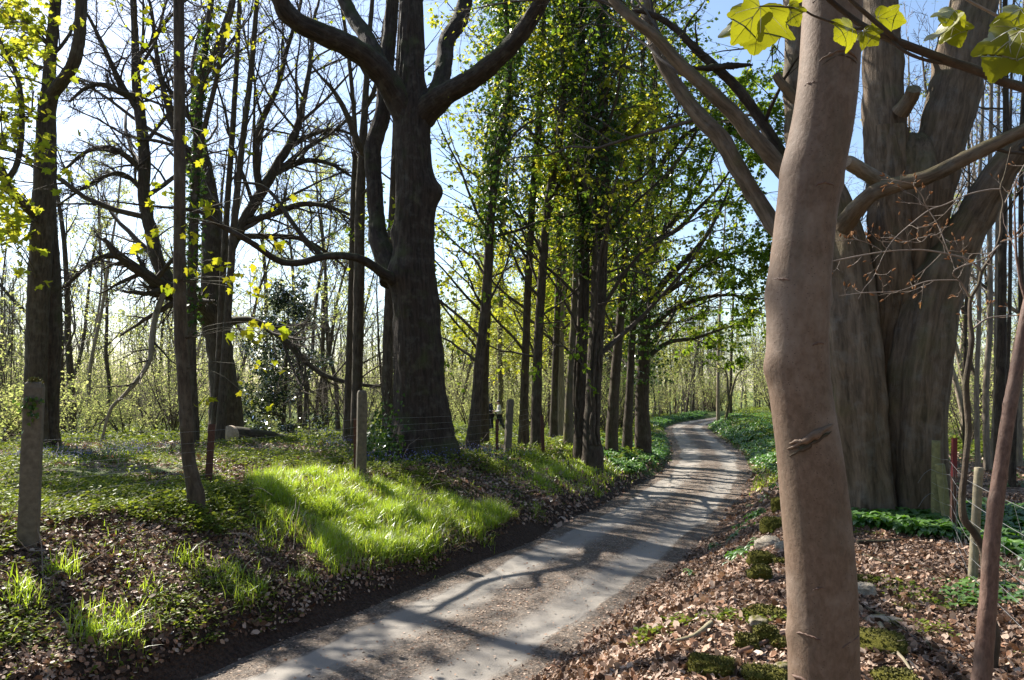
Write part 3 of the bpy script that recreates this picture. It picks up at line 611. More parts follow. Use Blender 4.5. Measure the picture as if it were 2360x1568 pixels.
for pts, ex in [([(940, 275, 66, 0), (912, 220, 64, -.2), (880, 170, 58, -.5), (830, 122, 54, -.9), (770, 90, 50, -1.3), (705, 62, 47, -1.7), (660, 28, 44, -2), (625, -30, 40, -2.2)], 6),
                ([(882, 172, 40, -.45), (862, 115, 37, -.3), (838, 75, 35, 0), (815, 42, 33, .3), (791, -5, 31, .5), (780, -60, 28, .8)], 5),
                ([(972, 268, 66, 0), (1008, 232, 58, -.3), (1040, 210, 50, -.6), (1108, 168, 46, -1), (1183, 100, 42, -1.4), (1233, 30, 38, -1.7), (1262, -30, 34, -1.9)], 6),
                ([(985, 245, 46, 0), (1012, 200, 42, .4), (1024, 150, 39, .7), (1030, 95, 38, 1), (1058, 50, 37, 1.2), (1072, 0, 35, 1.4), (1074, -60, 32, 1.5)], 5),
                ([(905, 650, 60, .1), (893, 600, 54, .3), (872, 555, 46, .5), (868, 500, 38, .7), (863, 430, 37, .8), (858, 358, 39, .9), (868, 310, 38, 1), (882, 262, 37, 1.1), (887, 190, 36, 1.2), (897, 90, 33, 1.4), (905, 0, 31, 1.5), (910, -70, 28, 1.6)], 5)]:
    ob, p, r = limb(oak, pts, Y, B_OAK, 24, .08, ex, rng, fsc=.012); paths.append((p[len(pts)-3:], r[len(pts)-3:]))
low = [(912, 650, 34, -.2), (885, 632, 25, -.6), (830, 597, 19, -1.2), (760, 590, 17, -1.7), (690, 606, 16.5, -2.1), (640, 600, 15, -2.4), (580, 560, 14, -2.7), (510, 520, 12, -3), (470, 492, 10, -3.2), (425, 482, 8, -3.3), (345, 475, 5.5, -3.5), (240, 462, 3, -3.6)]
ob, p1, r1 = limb(oak, low, Y, B_OAK, 12, .08, name='low_branch')
sub = [(742, 590, 13, -1.8), (700, 548, 12, -1.8), (668, 505, 11, -1.7), (645, 470, 10, -1.6), (620, 440, 9, -1.5), (592, 425, 7, -1.5), (545, 420, 4, -1.5)]
ob, p2, r2 = limb(oak, sub, Y, B_OAK, 10, .08, name='low_branch')
lv = ramify(paths, rng, [(7, .2, 1, .8, .7, .5, 8, .16, .02), (7, .15, 1, .8, .55, .5, 6, .18, .02), (6, .1, 1, .7, .5, .5, 4, .2, 0)])
lw = ramify([(p1[5:], r1[5:]), (p2, r2)], rng, [(6, .2, 1, .8, .22, .5, 6, .22, .03), (4, .2, 1, .7, .5, .6, 4, .2, 0)], .003)
put(lv+lw, oak, B_TWIG, sides=(6, 5, 3, 3, 3))
foliage(lv[2][0][::3], oak, L_YOUNG, rng, 2, .07, 'diamond')
mb = MB(); n = 900; th = rng.uniform(PI*.55, PI*1.35, n); zz = np.abs(rng.normal(0, .45, n)); b = px(972, 1050, Y); rr = .78*np.exp(-zz/.8)+.62+.1*rng.uniform(0, 1, n)
C = np.stack([b[0]+np.cos(th)*rr, b[1]-np.abs(np.sin(th))*rr*rng.choice([1, 1, -1], n), zz+zt(b[0], b[1])+.05], -1); o = C-np.array([b[0], b[1], 0]); o[:, 2] = 0
leaves(mb, C, rdir(n, rng)*.6-np.array([0, 0, .5]), norm(o)+.5*rng.normal(size=(n, 3)), .075*rng.uniform(.6, 1.3, n), 'ivy'); part(mb, 'ivy', L_IVY, oak, False)

# ---- smooth young trunk close to the camera
rng = RNG(102); Y = 2.75
ctr = [(1909, 1780, 156), (1898, 1568, 152), (1895, 1384, 151), (1889, 1284, 150), (1880, 1184, 148), (1870, 1084, 146), (1859, 1000, 139), (1849, 940, 137), (1840, 884, 138), (1837, 784, 135), (1839, 700, 140), (1845, 600, 138), (1857, 500, 134), (1863, 450, 136), (1870, 400, 142), (1882, 350, 140), (1894, 300, 139), (1902, 250, 137), (1908, 200, 136), (1915, 100, 134), (1918, 0, 135), (1920, -100, 132), (1925, -250, 126)]
P, R = trace(ctr, Y); P, R, _ = resample(P, R, step=.03)
for _ in range(14): P[1:-1] = .25*P[:-2]+.5*P[1:-1]+.25*P[2:]; R[1:-1] = .25*R[:-2]+.5*R[1:-1]+.25*R[2:]
smo = root_of('sycamore_tree', P[0], 'pinkish grey smooth barked trunk standing right in front of the great beech')
P, R = sink(P, R, .3); P, R = extend(P, R, 4.5, rng, wig=.1, tip=.45)
mb = MB(); kn = lambda u, v, r, a: (px(u, v, Y), r, a)
kk = [kn(1800, 390, .05, .006), kn(1935, 430, .04, .01), kn(1770, 680, .05, .012), kn(1768, 850, .05, .016), kn(1910, 690, .04, .012), kn(1790, 640, .03, .008), kn(1945, 1180, .04, .006), kn(1820, 1460, .04, .01)]
bigtube(mb, P, R, 72, .016, .009, 1.2, seed=9, knots=kk)
# branch scars: puckered ridges in the bark (crescent brow), dark strips for the shade beneath
def scar(u0, v0, u1, v1, bow, r, lift=.004):
    t = np.linspace(0, 1, 14); us = u0+(u1-u0)*t; vs = v0+(v1-v0)*t-bow*np.sin(t*PI)
    base = np.array([px(a, b_, Y) for a, b_ in zip(us, vs)]); out = []
    for q, tt in zip(base, t):
        i = np.argmin(np.abs(P[:, 2]-q[2])); z0, z1 = (i, i+1) if P[i, 2] <= q[2] else (i-1, i); f = np.clip((q[2]-P[z0, 2])/(P[z1, 2]-P[z0, 2]+1e-9), 0, 1)
        c = P[z0]*(1-f)+P[z1]*f; rad = R[z0]*(1-f)+R[z1]*f; dx = np.clip(q[0]-c[0], -rad*.985, rad*.985)
        out.append([c[0]+dx, c[1]-math.sqrt(rad*rad-dx*dx)-lift*.2, q[2]])
    out = np.array(out)[None]; m2 = MB(); tubes(m2, out+.0015*rng.normal(size=out.shape), (r*np.sin(np.linspace(.12, PI-.12, 14))**.7*(1+.25*rng.normal(size=14)))[None], 8); return m2
trunk = part(mb, 'trunk', B_SMOOTH, smo)
for a in [(1801, 1032, 1894, 976, 3, .013), (1803, 1020, 1846, 1006, 2, .008), (1868, 163, 1955, 160, 16, .0055), (1860, 22, 1930, 20, 10, .005), (1852, 446, 1900, 446, 6, .004), (1822, 1448, 1870, 1456, 4, .004), (1905, 1468, 1965, 1450, 3, .003), (1845, 800, 1880, 797, 4, .004), (1806, 1548, 1860, 1562, 5, .005), (1770, 648, 1800, 655, 3, .004), (1848, 1345, 1872, 1338, 4, .003), (1838, 210, 1862, 208, 2, .0025)]:
    part(scar(*a[:6], lift=a[5]*.8), 'branch_scar', B_SMOOTH if a[5] > .005 else B_SAP, smo)
    if a[5] > .005: part(scar(a[0]+4, a[1]+8+a[5]*500, a[2]-4, a[3]+8+a[5]*500, a[4], a[5]*.6, 0), 'branch_scar', B_DARK, smo)  # dark strip stands in for the shaded hollow under a large ridge
lv = ramify([(P[-6:], R[-6:])], rng, [(9, .3, 1, .9, 1., .4, 7, .14, .05), (5, .2, 1, .8, .5, .5, 5, .16, .02)])
put(lv, smo, B_SAP); foliage(lv[1][0], smo, L_SYC, rng, 5, .11, 'syc')

# ---- great beech on the right
rng = RNG(103); Y = 10.7
P, R = trace([(2075, 1190, 170, .3), (2080, 1150, 150, .3), (2072, 1000, 125, .35), (2068, 850, 110, .35), (2072, 700, 120, .3), (2085, 600, 140, .15), (2098, 480, 160), (2104, 400, 150), (2108, 340, 105), (2112, 315, 50)], Y)
bee = root_of('beech_tree', P[0], 'huge fluted grey beech with many stems at the right behind the smooth trunk')
tr = MB(); P0, R0 = sink(P, R, .5)
bigtube(tr, P0, R0, 72, .07, .07, .8, flute=.11, nfl=7, flare=(.5, .3, 6), seed=3, cap=False, fsc=.014)
for pts in [[(2000, 1190, 115, -.3), (1994, 1100, 108, -.35), (1982, 1000, 110, -.4), (1968, 850, 118, -.4), (1958, 720, 110, -.25), (1945, 600, 105, -.2), (1925, 500, 85, -.1), (1905, 430, 70, 0), (1890, 380, 60, .1)],
            [(2120, 1195, 130, -.3), (2116, 1100, 122, -.4), (2112, 1000, 122, -.45), (2120, 860, 132, -.4), (2140, 740, 130, -.3), (2165, 640, 120, -.2), (2190, 570, 90, -.1)],
            [(2056, 1190, 56, -.35), (2050, 1050, 48, -.2), (2046, 900, 46, 0), (2048, 780, 60, 0), (2055, 650, 80, -.2), (2050, 540, 90, -.15), (2045, 420, 90, -.1), (2042, 300, 95, -.1)]]:
    p, r = trace(pts, Y); p, r = sink(p, r, .5); bigtube(tr, p, r, 56, .06, .08, .7, flute=.1, nfl=6, flare=(.4, .35, 4), seed=int(pts[0][0]), fsc=.014)
part(tr, 'trunk', B_BEECH, bee)
paths = []
for pts, ex in [([(2050, 560, 60, -.1), (2045, 420, 84, -.15), (2042, 330, 92, -.12), (2035, 220, 92, 0), (2034, 120, 86, 0), (2026, 0, 82, .1), (2020, -100, 70, .2)], 7),
                ([(2130, 560, 70, 0), (2152, 430, 96, -.1), (2176, 310, 108, -.1), (2200, 200, 118, 0), (2220, 100, 112, 0), (2245, 0, 104, .1), (2270, -100, 90, .2)], 7),
                ([(2120, 730, 60, 0), (2165, 640, 92, -.1), (2205, 570, 92, -.2), (2245, 500, 82, -.3), (2285, 430, 74, -.4), (2325, 370, 66, -.5), (2380, 310, 58, -.6), (2460, 240, 50, -.8)], 6),
                ([(1945, 520, 46, -.5), (1972, 485, 42, -.9), (2010, 448, 38, -1.1), (2070, 425, 36, -1.2), (2130, 412, 35, -1.3), (2200, 378, 34, -1.4), (2280, 338, 33, -1.5), (2360, 300, 30, -1.7), (2450, 250, 26, -1.9)], 4),
                ([(1930, 660, 60, .3), (1890, 620, 50, .5), (1840, 575, 44, .7), (1790, 528, 40, .9), (1745, 460, 38, 1.1), (1700, 388, 40, 1.2), (1662, 320, 42, 1.3), (1622, 280, 38, 1.4), (1570, 215, 34, 1.6), (1525, 140, 30, 1.7), (1496, 60, 27, 1.8), (1482, -20, 25, 1.9)], 5),
                ([(1925, 520, 60, .2), (1870, 450, 48, .3), (1810, 396, 42, .4), (1740, 320, 38, .4), (1690, 262, 36, .4), (1640, 215, 33, .4), (1575, 155, 30, .4), (1510, 85, 27, .4), (1455, 40, 24, .4), (1405, -15, 21, .5)], 5),
                ([(1905, 470, 60, .6), (1870, 400, 60, .8), (1842, 340, 56, .9), (1835, 260, 54, 1), (1832, 180, 52, 1), (1834, 90, 50, 1.1), (1830, 0, 48, 1.1), (1826, -80, 44, 1.2)], 6)]:
    ob, p, r = limb(bee, pts, Y, B_BEECH, 26, .07, ex, rng, lump=.09, lsc=.7); paths.append((p, r))
br = [(1830, 400, 30, 1.2), (1790, 335, 27, 1.3), (1745, 265, 25, 1.4), (1700, 205, 24, 1.4), (1660, 165, 22, 1.4), (1600, 110, 19, 1.4), (1555, 65, 16, 1.5), (1500, 32, 13, 1.5), (1455, 25, 8, 1.5)]
ob, p, r = limb(bee, br, Y, B_OAK, 14, .07, name='dead_limb', lump=.14, lsc=.4)
limb(bee, [(1735, 150, 4, 1.1), (1690, 152, 16, 1.1), (1650, 156, 20, 1.15), (1610, 158, 9, 1.2), (1585, 150, 3, 1.2)], Y, B_OAK, 9, .03, name='torn_bark', lump=.35, lsc=.25)
limb(bee, [(2040, 425, 38, -.4), (2000, 402, 36, -.75), (1962, 378, 34, -1.05), (1950, 372, 26, -1.15)], Y, B_PALE, 16, .05, name='sawn_stub')
limb(bee, [(2075, 260, 40, -.4), (2100, 225, 34, -.6), (2106, 205, 34, -.7)], Y, B_BEECH, 14, .05, name='sawn_stub')
limb(bee, [(1840, 240, 26, .9), (1800, 190, 22, .8), (1788, 172, 20, .8)], Y, B_BEECH, 12, .05, name='sawn_stub')
lv = ramify(paths, rng, [(10, .25, 1, .85, .4, .36, 9, .14, .03), (7, .15, 1, .75, .5, .5, 6, .16, .02), (6, .1, 1, .7, .5, .5, 4, .16, 0)])
put(lv, bee, B_TWIG); foliage(lv[2][0][::2], bee, L_YOUNG, rng, 2, .06, 'diamond')
lv2 = ramify([(p, r)], rng, [(8, .2, 1, .9, .35, .4, 6, .2, -.02), (4, .2, 1, .8, .5, .5, 4, .2, 0)]); put(lv2, bee, B_OAK, 'dead_sprays')

# ---- twin stemmed tree at far left
rng = RNG(104); Y = 18.2
P, R = trace([(84, 1045, 56), (84, 1000, 48), (83, 900, 46), (84, 784, 47), (90, 650, 48), (98, 520, 49), (104, 400, 48), (107, 280, 42), (112, 200, 29), (118, 110, 26), (129, 0, 23), (138, -80, 20)], Y)
lt = root_of('sycamore_tree', P[0], 'tall dark twin stemmed sycamore behind the mossy concrete post with yellow leaves')
P, R = sink(P, R); P, R = extend(P, R, 5, rng, tip=.2); mb = MB(); bigtube(mb, P, R, 28, .1, .06, flare=(.35, .5, 5), seed=21); part(mb, 'trunk', B_THIN, lt)
paths = [(P[7:], R[7:])]
P2, R2 = trace([(120, 1040, 44, .5), (117, 1000, 36, .5), (118, 900, 34, .5), (124, 784, 33, .5), (124, 650, 32, .5), (116, 520, 30, .4), (112, 420, 26, .3)], Y); P2, R2 = sink(P2, R2)
mb = MB(); bigtube(mb, P2, R2, 20, .12, .08, flare=(.35, .4, 4), seed=22); part(mb, 'stem', B_DARK, lt)
for pts, ex in [([(108, 290, 34), (120, 222, 29, -.2), (150, 180, 28, -.5), (168, 148, 28, -.7), (182, 95, 27, -.8), (188, 0, 25, -.9), (190, -80, 22, -.9)], 7),
                ([(92, 500, 30), (72, 485, 26, -.3), (45, 462, 22, -.6), (18, 430, 20, -.8), (5, 395, 18, -.9), (-10, 360, 16, -1), (-40, 320, 13, -1.1)], 3),
                ([(20, 412, 14, -.8), (40, 375, 13, -.7), (50, 300, 13, -.6), (47, 215, 12, -.5), (32, 155, 10, -.4), (10, 115, 8, -.4), (-15, 60, 6, -.3)], 2)]:
    ob, p, r = limb(lt, pts, Y, B_THIN, 16, .1, ex, rng); paths.append((p, r))
lv = ramify(paths, rng, [(11, .2, 1, .9, .26, .45, 8, .16, .01), (6, .12, 1, .8, .5, .5, 5, .18, 0), (5, .1, 1, .7, .5, .6, 4, .18, -.03)], .008)
sp = []
for k in range(38):
    u = rng.uniform(-90, 110) if k < 30 else rng.uniform(-60, 60); v = rng.uniform(-60, 560); dy = rng.uniform(-3.2, 1)
    if u > 60 and v > 300: u -= 80
    b = P[np.argmin(np.abs(P[:, 2]-(px(100, min(v+40, 700), Y)[2])))]; sp.append(reach(b, px(u, v, Y+dy), rng, .02, sag=.1))
ls = ramify(sp, rng, [(7, .35, 1, .8, .5, .5, 5, .15, -.02), (4, .2, 1, .7, .5, .5, 4, .15, -.03)], .004)
A, B, C = stackp(sp, 8); put(lv+[(A, B, C)]+ls, lt, B_TWIG, sides=(6, 4, 3, 4, 3, 3))
foliage(ls[1][0], lt, L_YOUNG, rng, 2, .13, 'syc'); foliage(lv[2][0][::5], lt, L_YOUNG, rng, 2, .12, 'diamond')

# ---- slim sycamore pole by the left fence
rng = RNG(105); Y = 9.5
P, R = trace([(452, 1150, 40), (445, 1110, 33), (434, 1050, 30), (428, 950, 29), (422, 850, 29), (418, 784, 30), (414, 650, 28), (414, 500, 27), (414, 300, 26), (413, 150, 25), (412, 0, 24), (411, -120, 22)], Y)
sl_ = root_of('sycamore_sapling', P[0], 'slim straight brown sycamore pole leaning at its foot behind the left fence')
P, R = sink(P, R, .3); P, R = extend(P, R, 5, rng, wig=.08, tip=.3); mb = MB(); bigtube(mb, P, R, 24, .05, .05, 1., flare=(.15, .3, 4), seed=33); part(mb, 'trunk', B_THIN, sl_)
sp = []
for (u, v) in [(310, 160), (345, 200), (310, 330), (350, 460), (350, 535), (320, 580), (365, 430), (440, 545), (480, 340), (510, 350), (470, 480), (500, 620), (480, 590), (540, 640), (590, 690), (620, 770), (565, 660), (610, 700), (640, 560), (720, 470), (490, 930), (580, 880), (620, 860), (440, 640), (590, 760), (530, 470), (390, 650), (340, 100), (370, 60), (480, 120), (520, 60), (330, 20), (630, 730), (560, 740), (470, 200)]:
    b = P[np.argmin(np.abs(P[:, 2]-px(414, v-10, Y)[2]))]; sp.append(reach(b, px(u, v, Y-rng.uniform(.2, 1.3)), rng, .006, sag=.05))
A, B, C = stackp(sp, 8); ls = ramify(sp, rng, [(2, .6, 1, .7, .25, .7, 4, .1, -.03)], .002); put([(A, B, C)]+ls, sl_, B_DARK, sides=(4, 3))
foliage(np.concatenate([A[:, 4:], ls[0][0]]), sl_, L_SYC, rng, 2, .078, 'syc', t0=.6, droop=.9)

# ---- slender pale-leaved poles, one call each
def pole(name, label, seed, Y, pts, mat, ext=6, leafm=None, per=3, lsz=.1, tm='diamond', ivy=None, group=None, spec=None, sides=14, extra=(), flare=.4, step=.14, cat='tree', tstep=1):
    rng = RNG(seed); P, R = trace(pts, Y); rt = root_of(name, P[0], label, cat, group); P, R = sink(P, R); k0 = len(P)-3
    P, R = extend(P, R, ext, rng, wig=.14, tip=.25); mb = MB(); bigtube(mb, P, R, sides, step, .07, .8, flare=(.3, flare, 4), seed=seed); part(mb, 'trunk', mat, rt); paths = [(P, R)]
    for ex in extra:
        ob, p, r = limb(rt, ex, Y, mat, 10, .14, 2, rng); paths.append((p, r))
    lv = ramify(paths, rng, spec or [(14, .35, 1, .8, .22, .35, 7, .14, .03), (5, .2, 1, .8, .5, .5, 5, .16, 0), (4, .2, 1, .7, .5, .5, 3, .16, 0)])
    put(lv, rt, B_TWIG)
    if leafm: foliage(lv[-1][0][::tstep], rt, leafm, rng, per, lsz, tm)
    if ivy:
        t0, t1, n, sp_, sz = ivy; p, r, L = resample(P, R, n=80); i = (rng.uniform(t0, t1, n)**.9*79).astype(int); th = rng.uniform(0, 2*PI, n)
        o = np.stack([np.cos(th), np.sin(th), 0*th], -1); cl_ = .35+.65*np.clip(vnoise(np.stack([p[i, 2]*.9, np.cos(th)*1.3+seed, np.sin(th)*1.3], -1), seed)*1.6+.4, 0, 1)
        rad = r[i]+sp_*cl_*np.abs(rng.normal(.45, .4, n)); C = p[i]+o*rad[:, None]+.06*rng.normal(size=(n, 3))
        mb = MB(); leaves(mb, C, norm(o*.4+rdir(n, rng, .5)-np.array([0, 0, .6])), norm(o+.8*rng.normal(size=(n, 3))+np.array([0, 0, .4])), sz*rng.uniform(.6, 1.35, n), 'ivy'); part(mb, 'ivy', L_IVY, rt, False)
    return rt, P, R
pole('sycamore_tree', 'thin speckled pole with yellow leaves, left one of the crossing pair', 201, 21.5, [(496, 972, 20), (504, 850, 17), (513, 650, 15), (522, 500, 14), (536, 300, 13), (547, 120, 11), (552, 0, 10), (556, -100, 9)], B_THIN, 5, L_YOUNG, 2, .12, 'diamond', tstep=2)
pole('sycamore_tree', 'thin yellow leaved pole leaning right, front one of the crossing pair by the log', 202, 20.5, [(507, 1010, 22), (516, 870, 19), (530, 650, 17), (543, 480, 16), (560, 320, 14), (580, 150, 13), (592, 0, 11), (598, -100, 10)], B_THIN, 5, L_YOUNG, 2, .12, 'diamond', tstep=2)
pole('sycamore_tree', 'dark ivy clad pole close behind the slim brown sycamore pole', 203, 20, [(446, 985, 26), (441, 850, 23), (441, 700, 23), (446, 550, 22), (451, 400, 21), (459, 250, 18), (472, 120, 15), (487, 0, 13), (495, -100, 11)], B_THIN, 5, L_YOUNG, 2, .12, 'diamond', tstep=2, ivy=(.15, .6, 1600, .12, .09), extra=[[(455, 380, 14), (470, 300, 12, -.3), (495, 200, 11, -.5), (515, 100, 10, -.6), (540, 0, 8, -.7)]])
pole('ash_tree', 'straight grey pole with a dead side branch left of the big oak', 204, 20.5, [(822, 1010, 30), (823, 900, 25), (825, 784, 25), (828, 600, 25), (830, 450, 22), (836, 340, 20), (842, 230, 16), (850, 100, 12), (858, 0, 10), (862, -90, 9)], B_THIN, 5, None, extra=[[(838, 362, 17), (824, 328, 16, -.3), (806, 280, 14, -.5), (786, 238, 12, -.7), (765, 205, 10, -.8), (744, 182, 6, -.9)], [(838, 255, 14), (862, 210, 11, .2), (875, 150, 9, .4), (885, 60, 8, .6)]])
pole('ash_tree', 'narrow grey pole half hidden behind a thicker pole left of the big oak', 205, 21.5, [(800, 1005, 20), (803, 900, 17), (806, 784, 15), (811, 600, 14), (814, 450, 13), (818, 300, 11), (800, 100, 9), (775, -60, 7)], B_THIN, 4, None)
pole('ash_tree', 'grey brown pole with knots just left of the foot of the big oak', 206, 20, [(894, 1015, 29), (893, 900, 25), (894, 784, 24), (898, 650, 20), (903, 500, 16), (909, 350, 14), (915, 200, 12), (925, 0, 10), (930, -90, 8)], B_THIN, 5, None)

# ---- spreading oak in the left middle with broken limbs
rng = RNG(106); Y = 25
P, R = trace([(520, 945, 74), (518, 900, 62), (508, 820, 56), (497, 740, 60), (490, 650, 50), (488, 560, 44), (486, 480, 40), (478, 410, 32), (462, 330, 26), (450, 250, 24), (470, 170, 20), (500, 110, 16), (530, 20, 13), (550, -80, 11)], Y)
so_ = root_of('oak_tree', P[0], 'spreading dark oak with a broken arching limb, standing behind the fallen log')
P, R = sink(P, R); P, R = extend(P, R, 4, rng); mb = MB(); bigtube(mb, P, R, 24, .14, .1, flare=(.5, .5, 5), seed=41); part(mb, 'trunk', B_DARK, so_)
paths = [(P[6:], R[6:])]
TL = [([(495, 745, 50), (455, 705, 42, -.6), (420, 680, 34, -1), (380, 662, 30, -1.4), (345, 640, 27, -1.8), (312, 618, 23, -2.1), (285, 598, 21, -2.4), (262, 578, 18, -2.6), (248, 560, 12, -2.7), (240, 548, 6, -2.8)], 0),
      ([(275, 592, 13, -2.5), (245, 590, 13, -2.7), (215, 603, 11, -2.9), (185, 628, 9, -3.1), (155, 655, 7, -3.3), (138, 668, 4, -3.4)], 0),
      ([(450, 710, 40, -.5), (415, 680, 34, -.6), (385, 640, 31, -.7), (362, 600, 30, -.8), (347, 530, 28, -.8), (332, 455, 28, -.8), (333, 370, 27, -.7), (325, 280, 25, -.6), (314, 190, 21, -.5), (312, 100, 17, -.4), (306, 0, 13, -.3), (300, -80, 10, -.2)], 3),
      ([(492, 640, 30), (535, 560, 27, .3), (568, 500, 26, .5), (610, 430, 24, .7), (645, 370, 21, .9), (680, 310, 18, 1.1), (700, 230, 14, 1.3), (716, 140, 11, 1.5), (725, 40, 8, 1.7)], 2),
      ([(600, 450, 18, .7), (590, 370, 17, .5), (600, 290, 15, .3), (640, 200, 12, 0), (660, 120, 10, -.3), (690, 20, 8, -.5)], 2),
      ([(560, 515, 16, .5), (640, 490, 14, .2), (700, 470, 12, 0), (760, 478, 9, -.2), (820, 500, 5, -.4)], 0),
      ([(545, 545, 15, .4), (620, 545, 13, .6), (690, 550, 11, .8), (750, 580, 8, 1), (800, 620, 4, 1.1)], 0),
      ([(625, 405, 14, .8), (700, 372, 12, .6), (760, 378, 9, .4), (815, 410, 5, .2)], 0),
      ([(660, 345, 12, 1), (720, 310, 10, 1.2), (780, 300, 7, 1.4), (830, 320, 4, 1.5)], 0),
      ([(333, 400, 15, -.7), (290, 360, 13, -1), (250, 340, 11, -1.3), (200, 350, 9, -1.5), (150, 390, 6, -1.7)], 0),
      ([(318, 230, 17, -.6), (280, 215, 14, -.9), (235, 195, 12, -1.1), (195, 205, 9, -1.3), (160, 235, 6, -1.5)], 0),
      ([(325, 270, 13, -.6), (270, 175, 12, -.9), (235, 100, 10, -1.1), (205, 40, 7, -1.3)], 1),
      ([(340, 450, 12, -.8), (280, 400, 10, -1), (215, 420, 8, -1.2), (160, 455, 5, -1.4), (125, 480, 3, -1.5)], 0),
      ([(486, 500, 22), (455, 430, 20, -.3), (420, 350, 17, -.5), (390, 260, 14, -.7), (365, 150, 11, -.9), (350, 30, 8, -1)], 2),
      ([(530, 740, 20, .2), (580, 738, 14, -.2), (640, 770, 13, -.5), (700, 830, 12, -.8), (760, 870, 11, -1), (860, 890, 8, -1.2), (900, 880, 4, -1.3)], 0)]
for pts, ex in TL:
    ob, p, r = limb(so_, pts, Y, B_DARK, 12, .14, ex, rng, lump=.12); paths.append((p, r))
lv = ramify(paths, rng, [(16, .12, 1, .8, .45, .52, 9, .13, .02), (9, .1, 1, .75, .5, .52, 6, .14, .01), (7, .1, 1, .7, .55, .6, 4, .15, 0)], .0078)
put(lv, so_, B_TWIG)
# snapped limb hanging from it down to the ground
rng = RNG(107)
P, R = trace([(384, 668, 12, 0), (372, 690, 14, 0), (358, 730, 13, -.3), (350, 780, 13, -.6), (345, 830, 11, -.9), (320, 872, 11, -1.2), (285, 912, 9, -1.5), (255, 945, 8, -1.7), (235, 972, 6, -1.8)], Y-1.5)
rt = empty('broken_branch', (P[-1][0], P[-1][1], zt(P[-1][0], P[-1][1])), 'bent grey broken branch hanging from the spreading oak to the ground', 'branch')
P[-1][2] = zt(P[-1][0], P[-1][1])+.03
mb = MB(); bigtube(mb, P, R, 10, .1, .14, seed=4); part(mb, 'limb', B_PALE, rt)
lv = ramify([(P, R)], rng, [(10, .3, 1, .9, .3, .5, 6, .2, 0), (4, .2, 1, .8, .5, .6, 4, .2, 0)], .006); put(lv, rt, B_TWIG, 'sprays')
# fallen log with a pale sawn end
Y = 22.5
def ongr(u, v, Y, r, lift=.75): p = px(u, v, Y); p[2] = zt(p[0], p[1])+r*lift; return p
pa = np.array([ongr(535, 955, 22, .3), ongr(575, 950, 22.6, .26), ongr(620, 950, 23, .2), ongr(655, 960, 23.2, .15), ongr(690, 975, 23.3, .08)])
rt = empty('fallen_log', pa[0], 'fallen tree trunk with a pale sawn end lying beside the two crossing poles', 'log')
mb = MB(); bigtube(mb, pa, np.array([.3, .26, .2, .15, .08]), 20, .1, .1, seed=8); part(mb, 'trunk', B_DARK, rt)
d = norm(pa[0]-pa[1]); mb = MB(); bigtube(mb, np.array([pa[0]+d*.02, pa[0]+d*.13]), np.array([.31, .305]), 20, .03, .03, seed=8); part(mb, 'sawn_end', plain('sawn_wood', (.42, .33, .24), nscale=15), rt)
lv = ramify([(pa, np.array([.2, .18, .15, .1, .06]))], RNG(5), [(12, .2, 1, 1., .45, .3, 6, .2, .02), (6, .2, 1, .8, .5, .5, 4, .2, 0)], .007); put(lv, rt, B_DARK, 'branches')
for k, (u0, v0, Y0, u1, v1, Y1, r, lb) in enumerate([(-20, 955, 24, 185, 968, 24.5, .12, 'dark fallen branch lying behind the twin stemmed sycamore'), (320, 945, 30, 450, 940, 31, .14, 'dark fallen log lying deep in the wood left of the spreading oak'), (560, 1000, 18, 700, 1015, 17, .05, 'tangled fallen branch on the ground before the holly'), (-30, 1350, 5.3, 120, 1290, 6., .02, 'dry bent stick on the leaf litter at lower left'), (210, 1395, 5.6, 350, 1365, 6., .012, 'thin dry stick on the shaded left bank')]):
    n = 7; t = np.linspace(0, 1, n)[:, None]; a = px(u0, v0, Y0); b = px(u1, v1, Y1); rg = RNG(300+k); p = a+(b-a)*t+rg.normal(size=(n, 3))*np.linalg.norm(b-a)*.03
    p[:, 2] = terrain(p[:, 0], p[:, 1])+r*.8; rt = empty('fallen_branch', p[0], lb, 'branch'); rr = r*np.linspace(1, .45, n)
    mb = MB(); bigtube(mb, p, rr, 8, .06, .12, seed=k); part(mb, 'limb', B_DARK if r > .03 else B_PALE, rt)
    lv = ramify([(p, rr)], rg, [(7, .2, 1, .9, .3, .5, 5, .2, .03), (4, .2, 1, .8, .5, .6, 4, .2, 0)], .004); put(lv, rt, B_DARK if r > .03 else B_PALE, 'sprays')

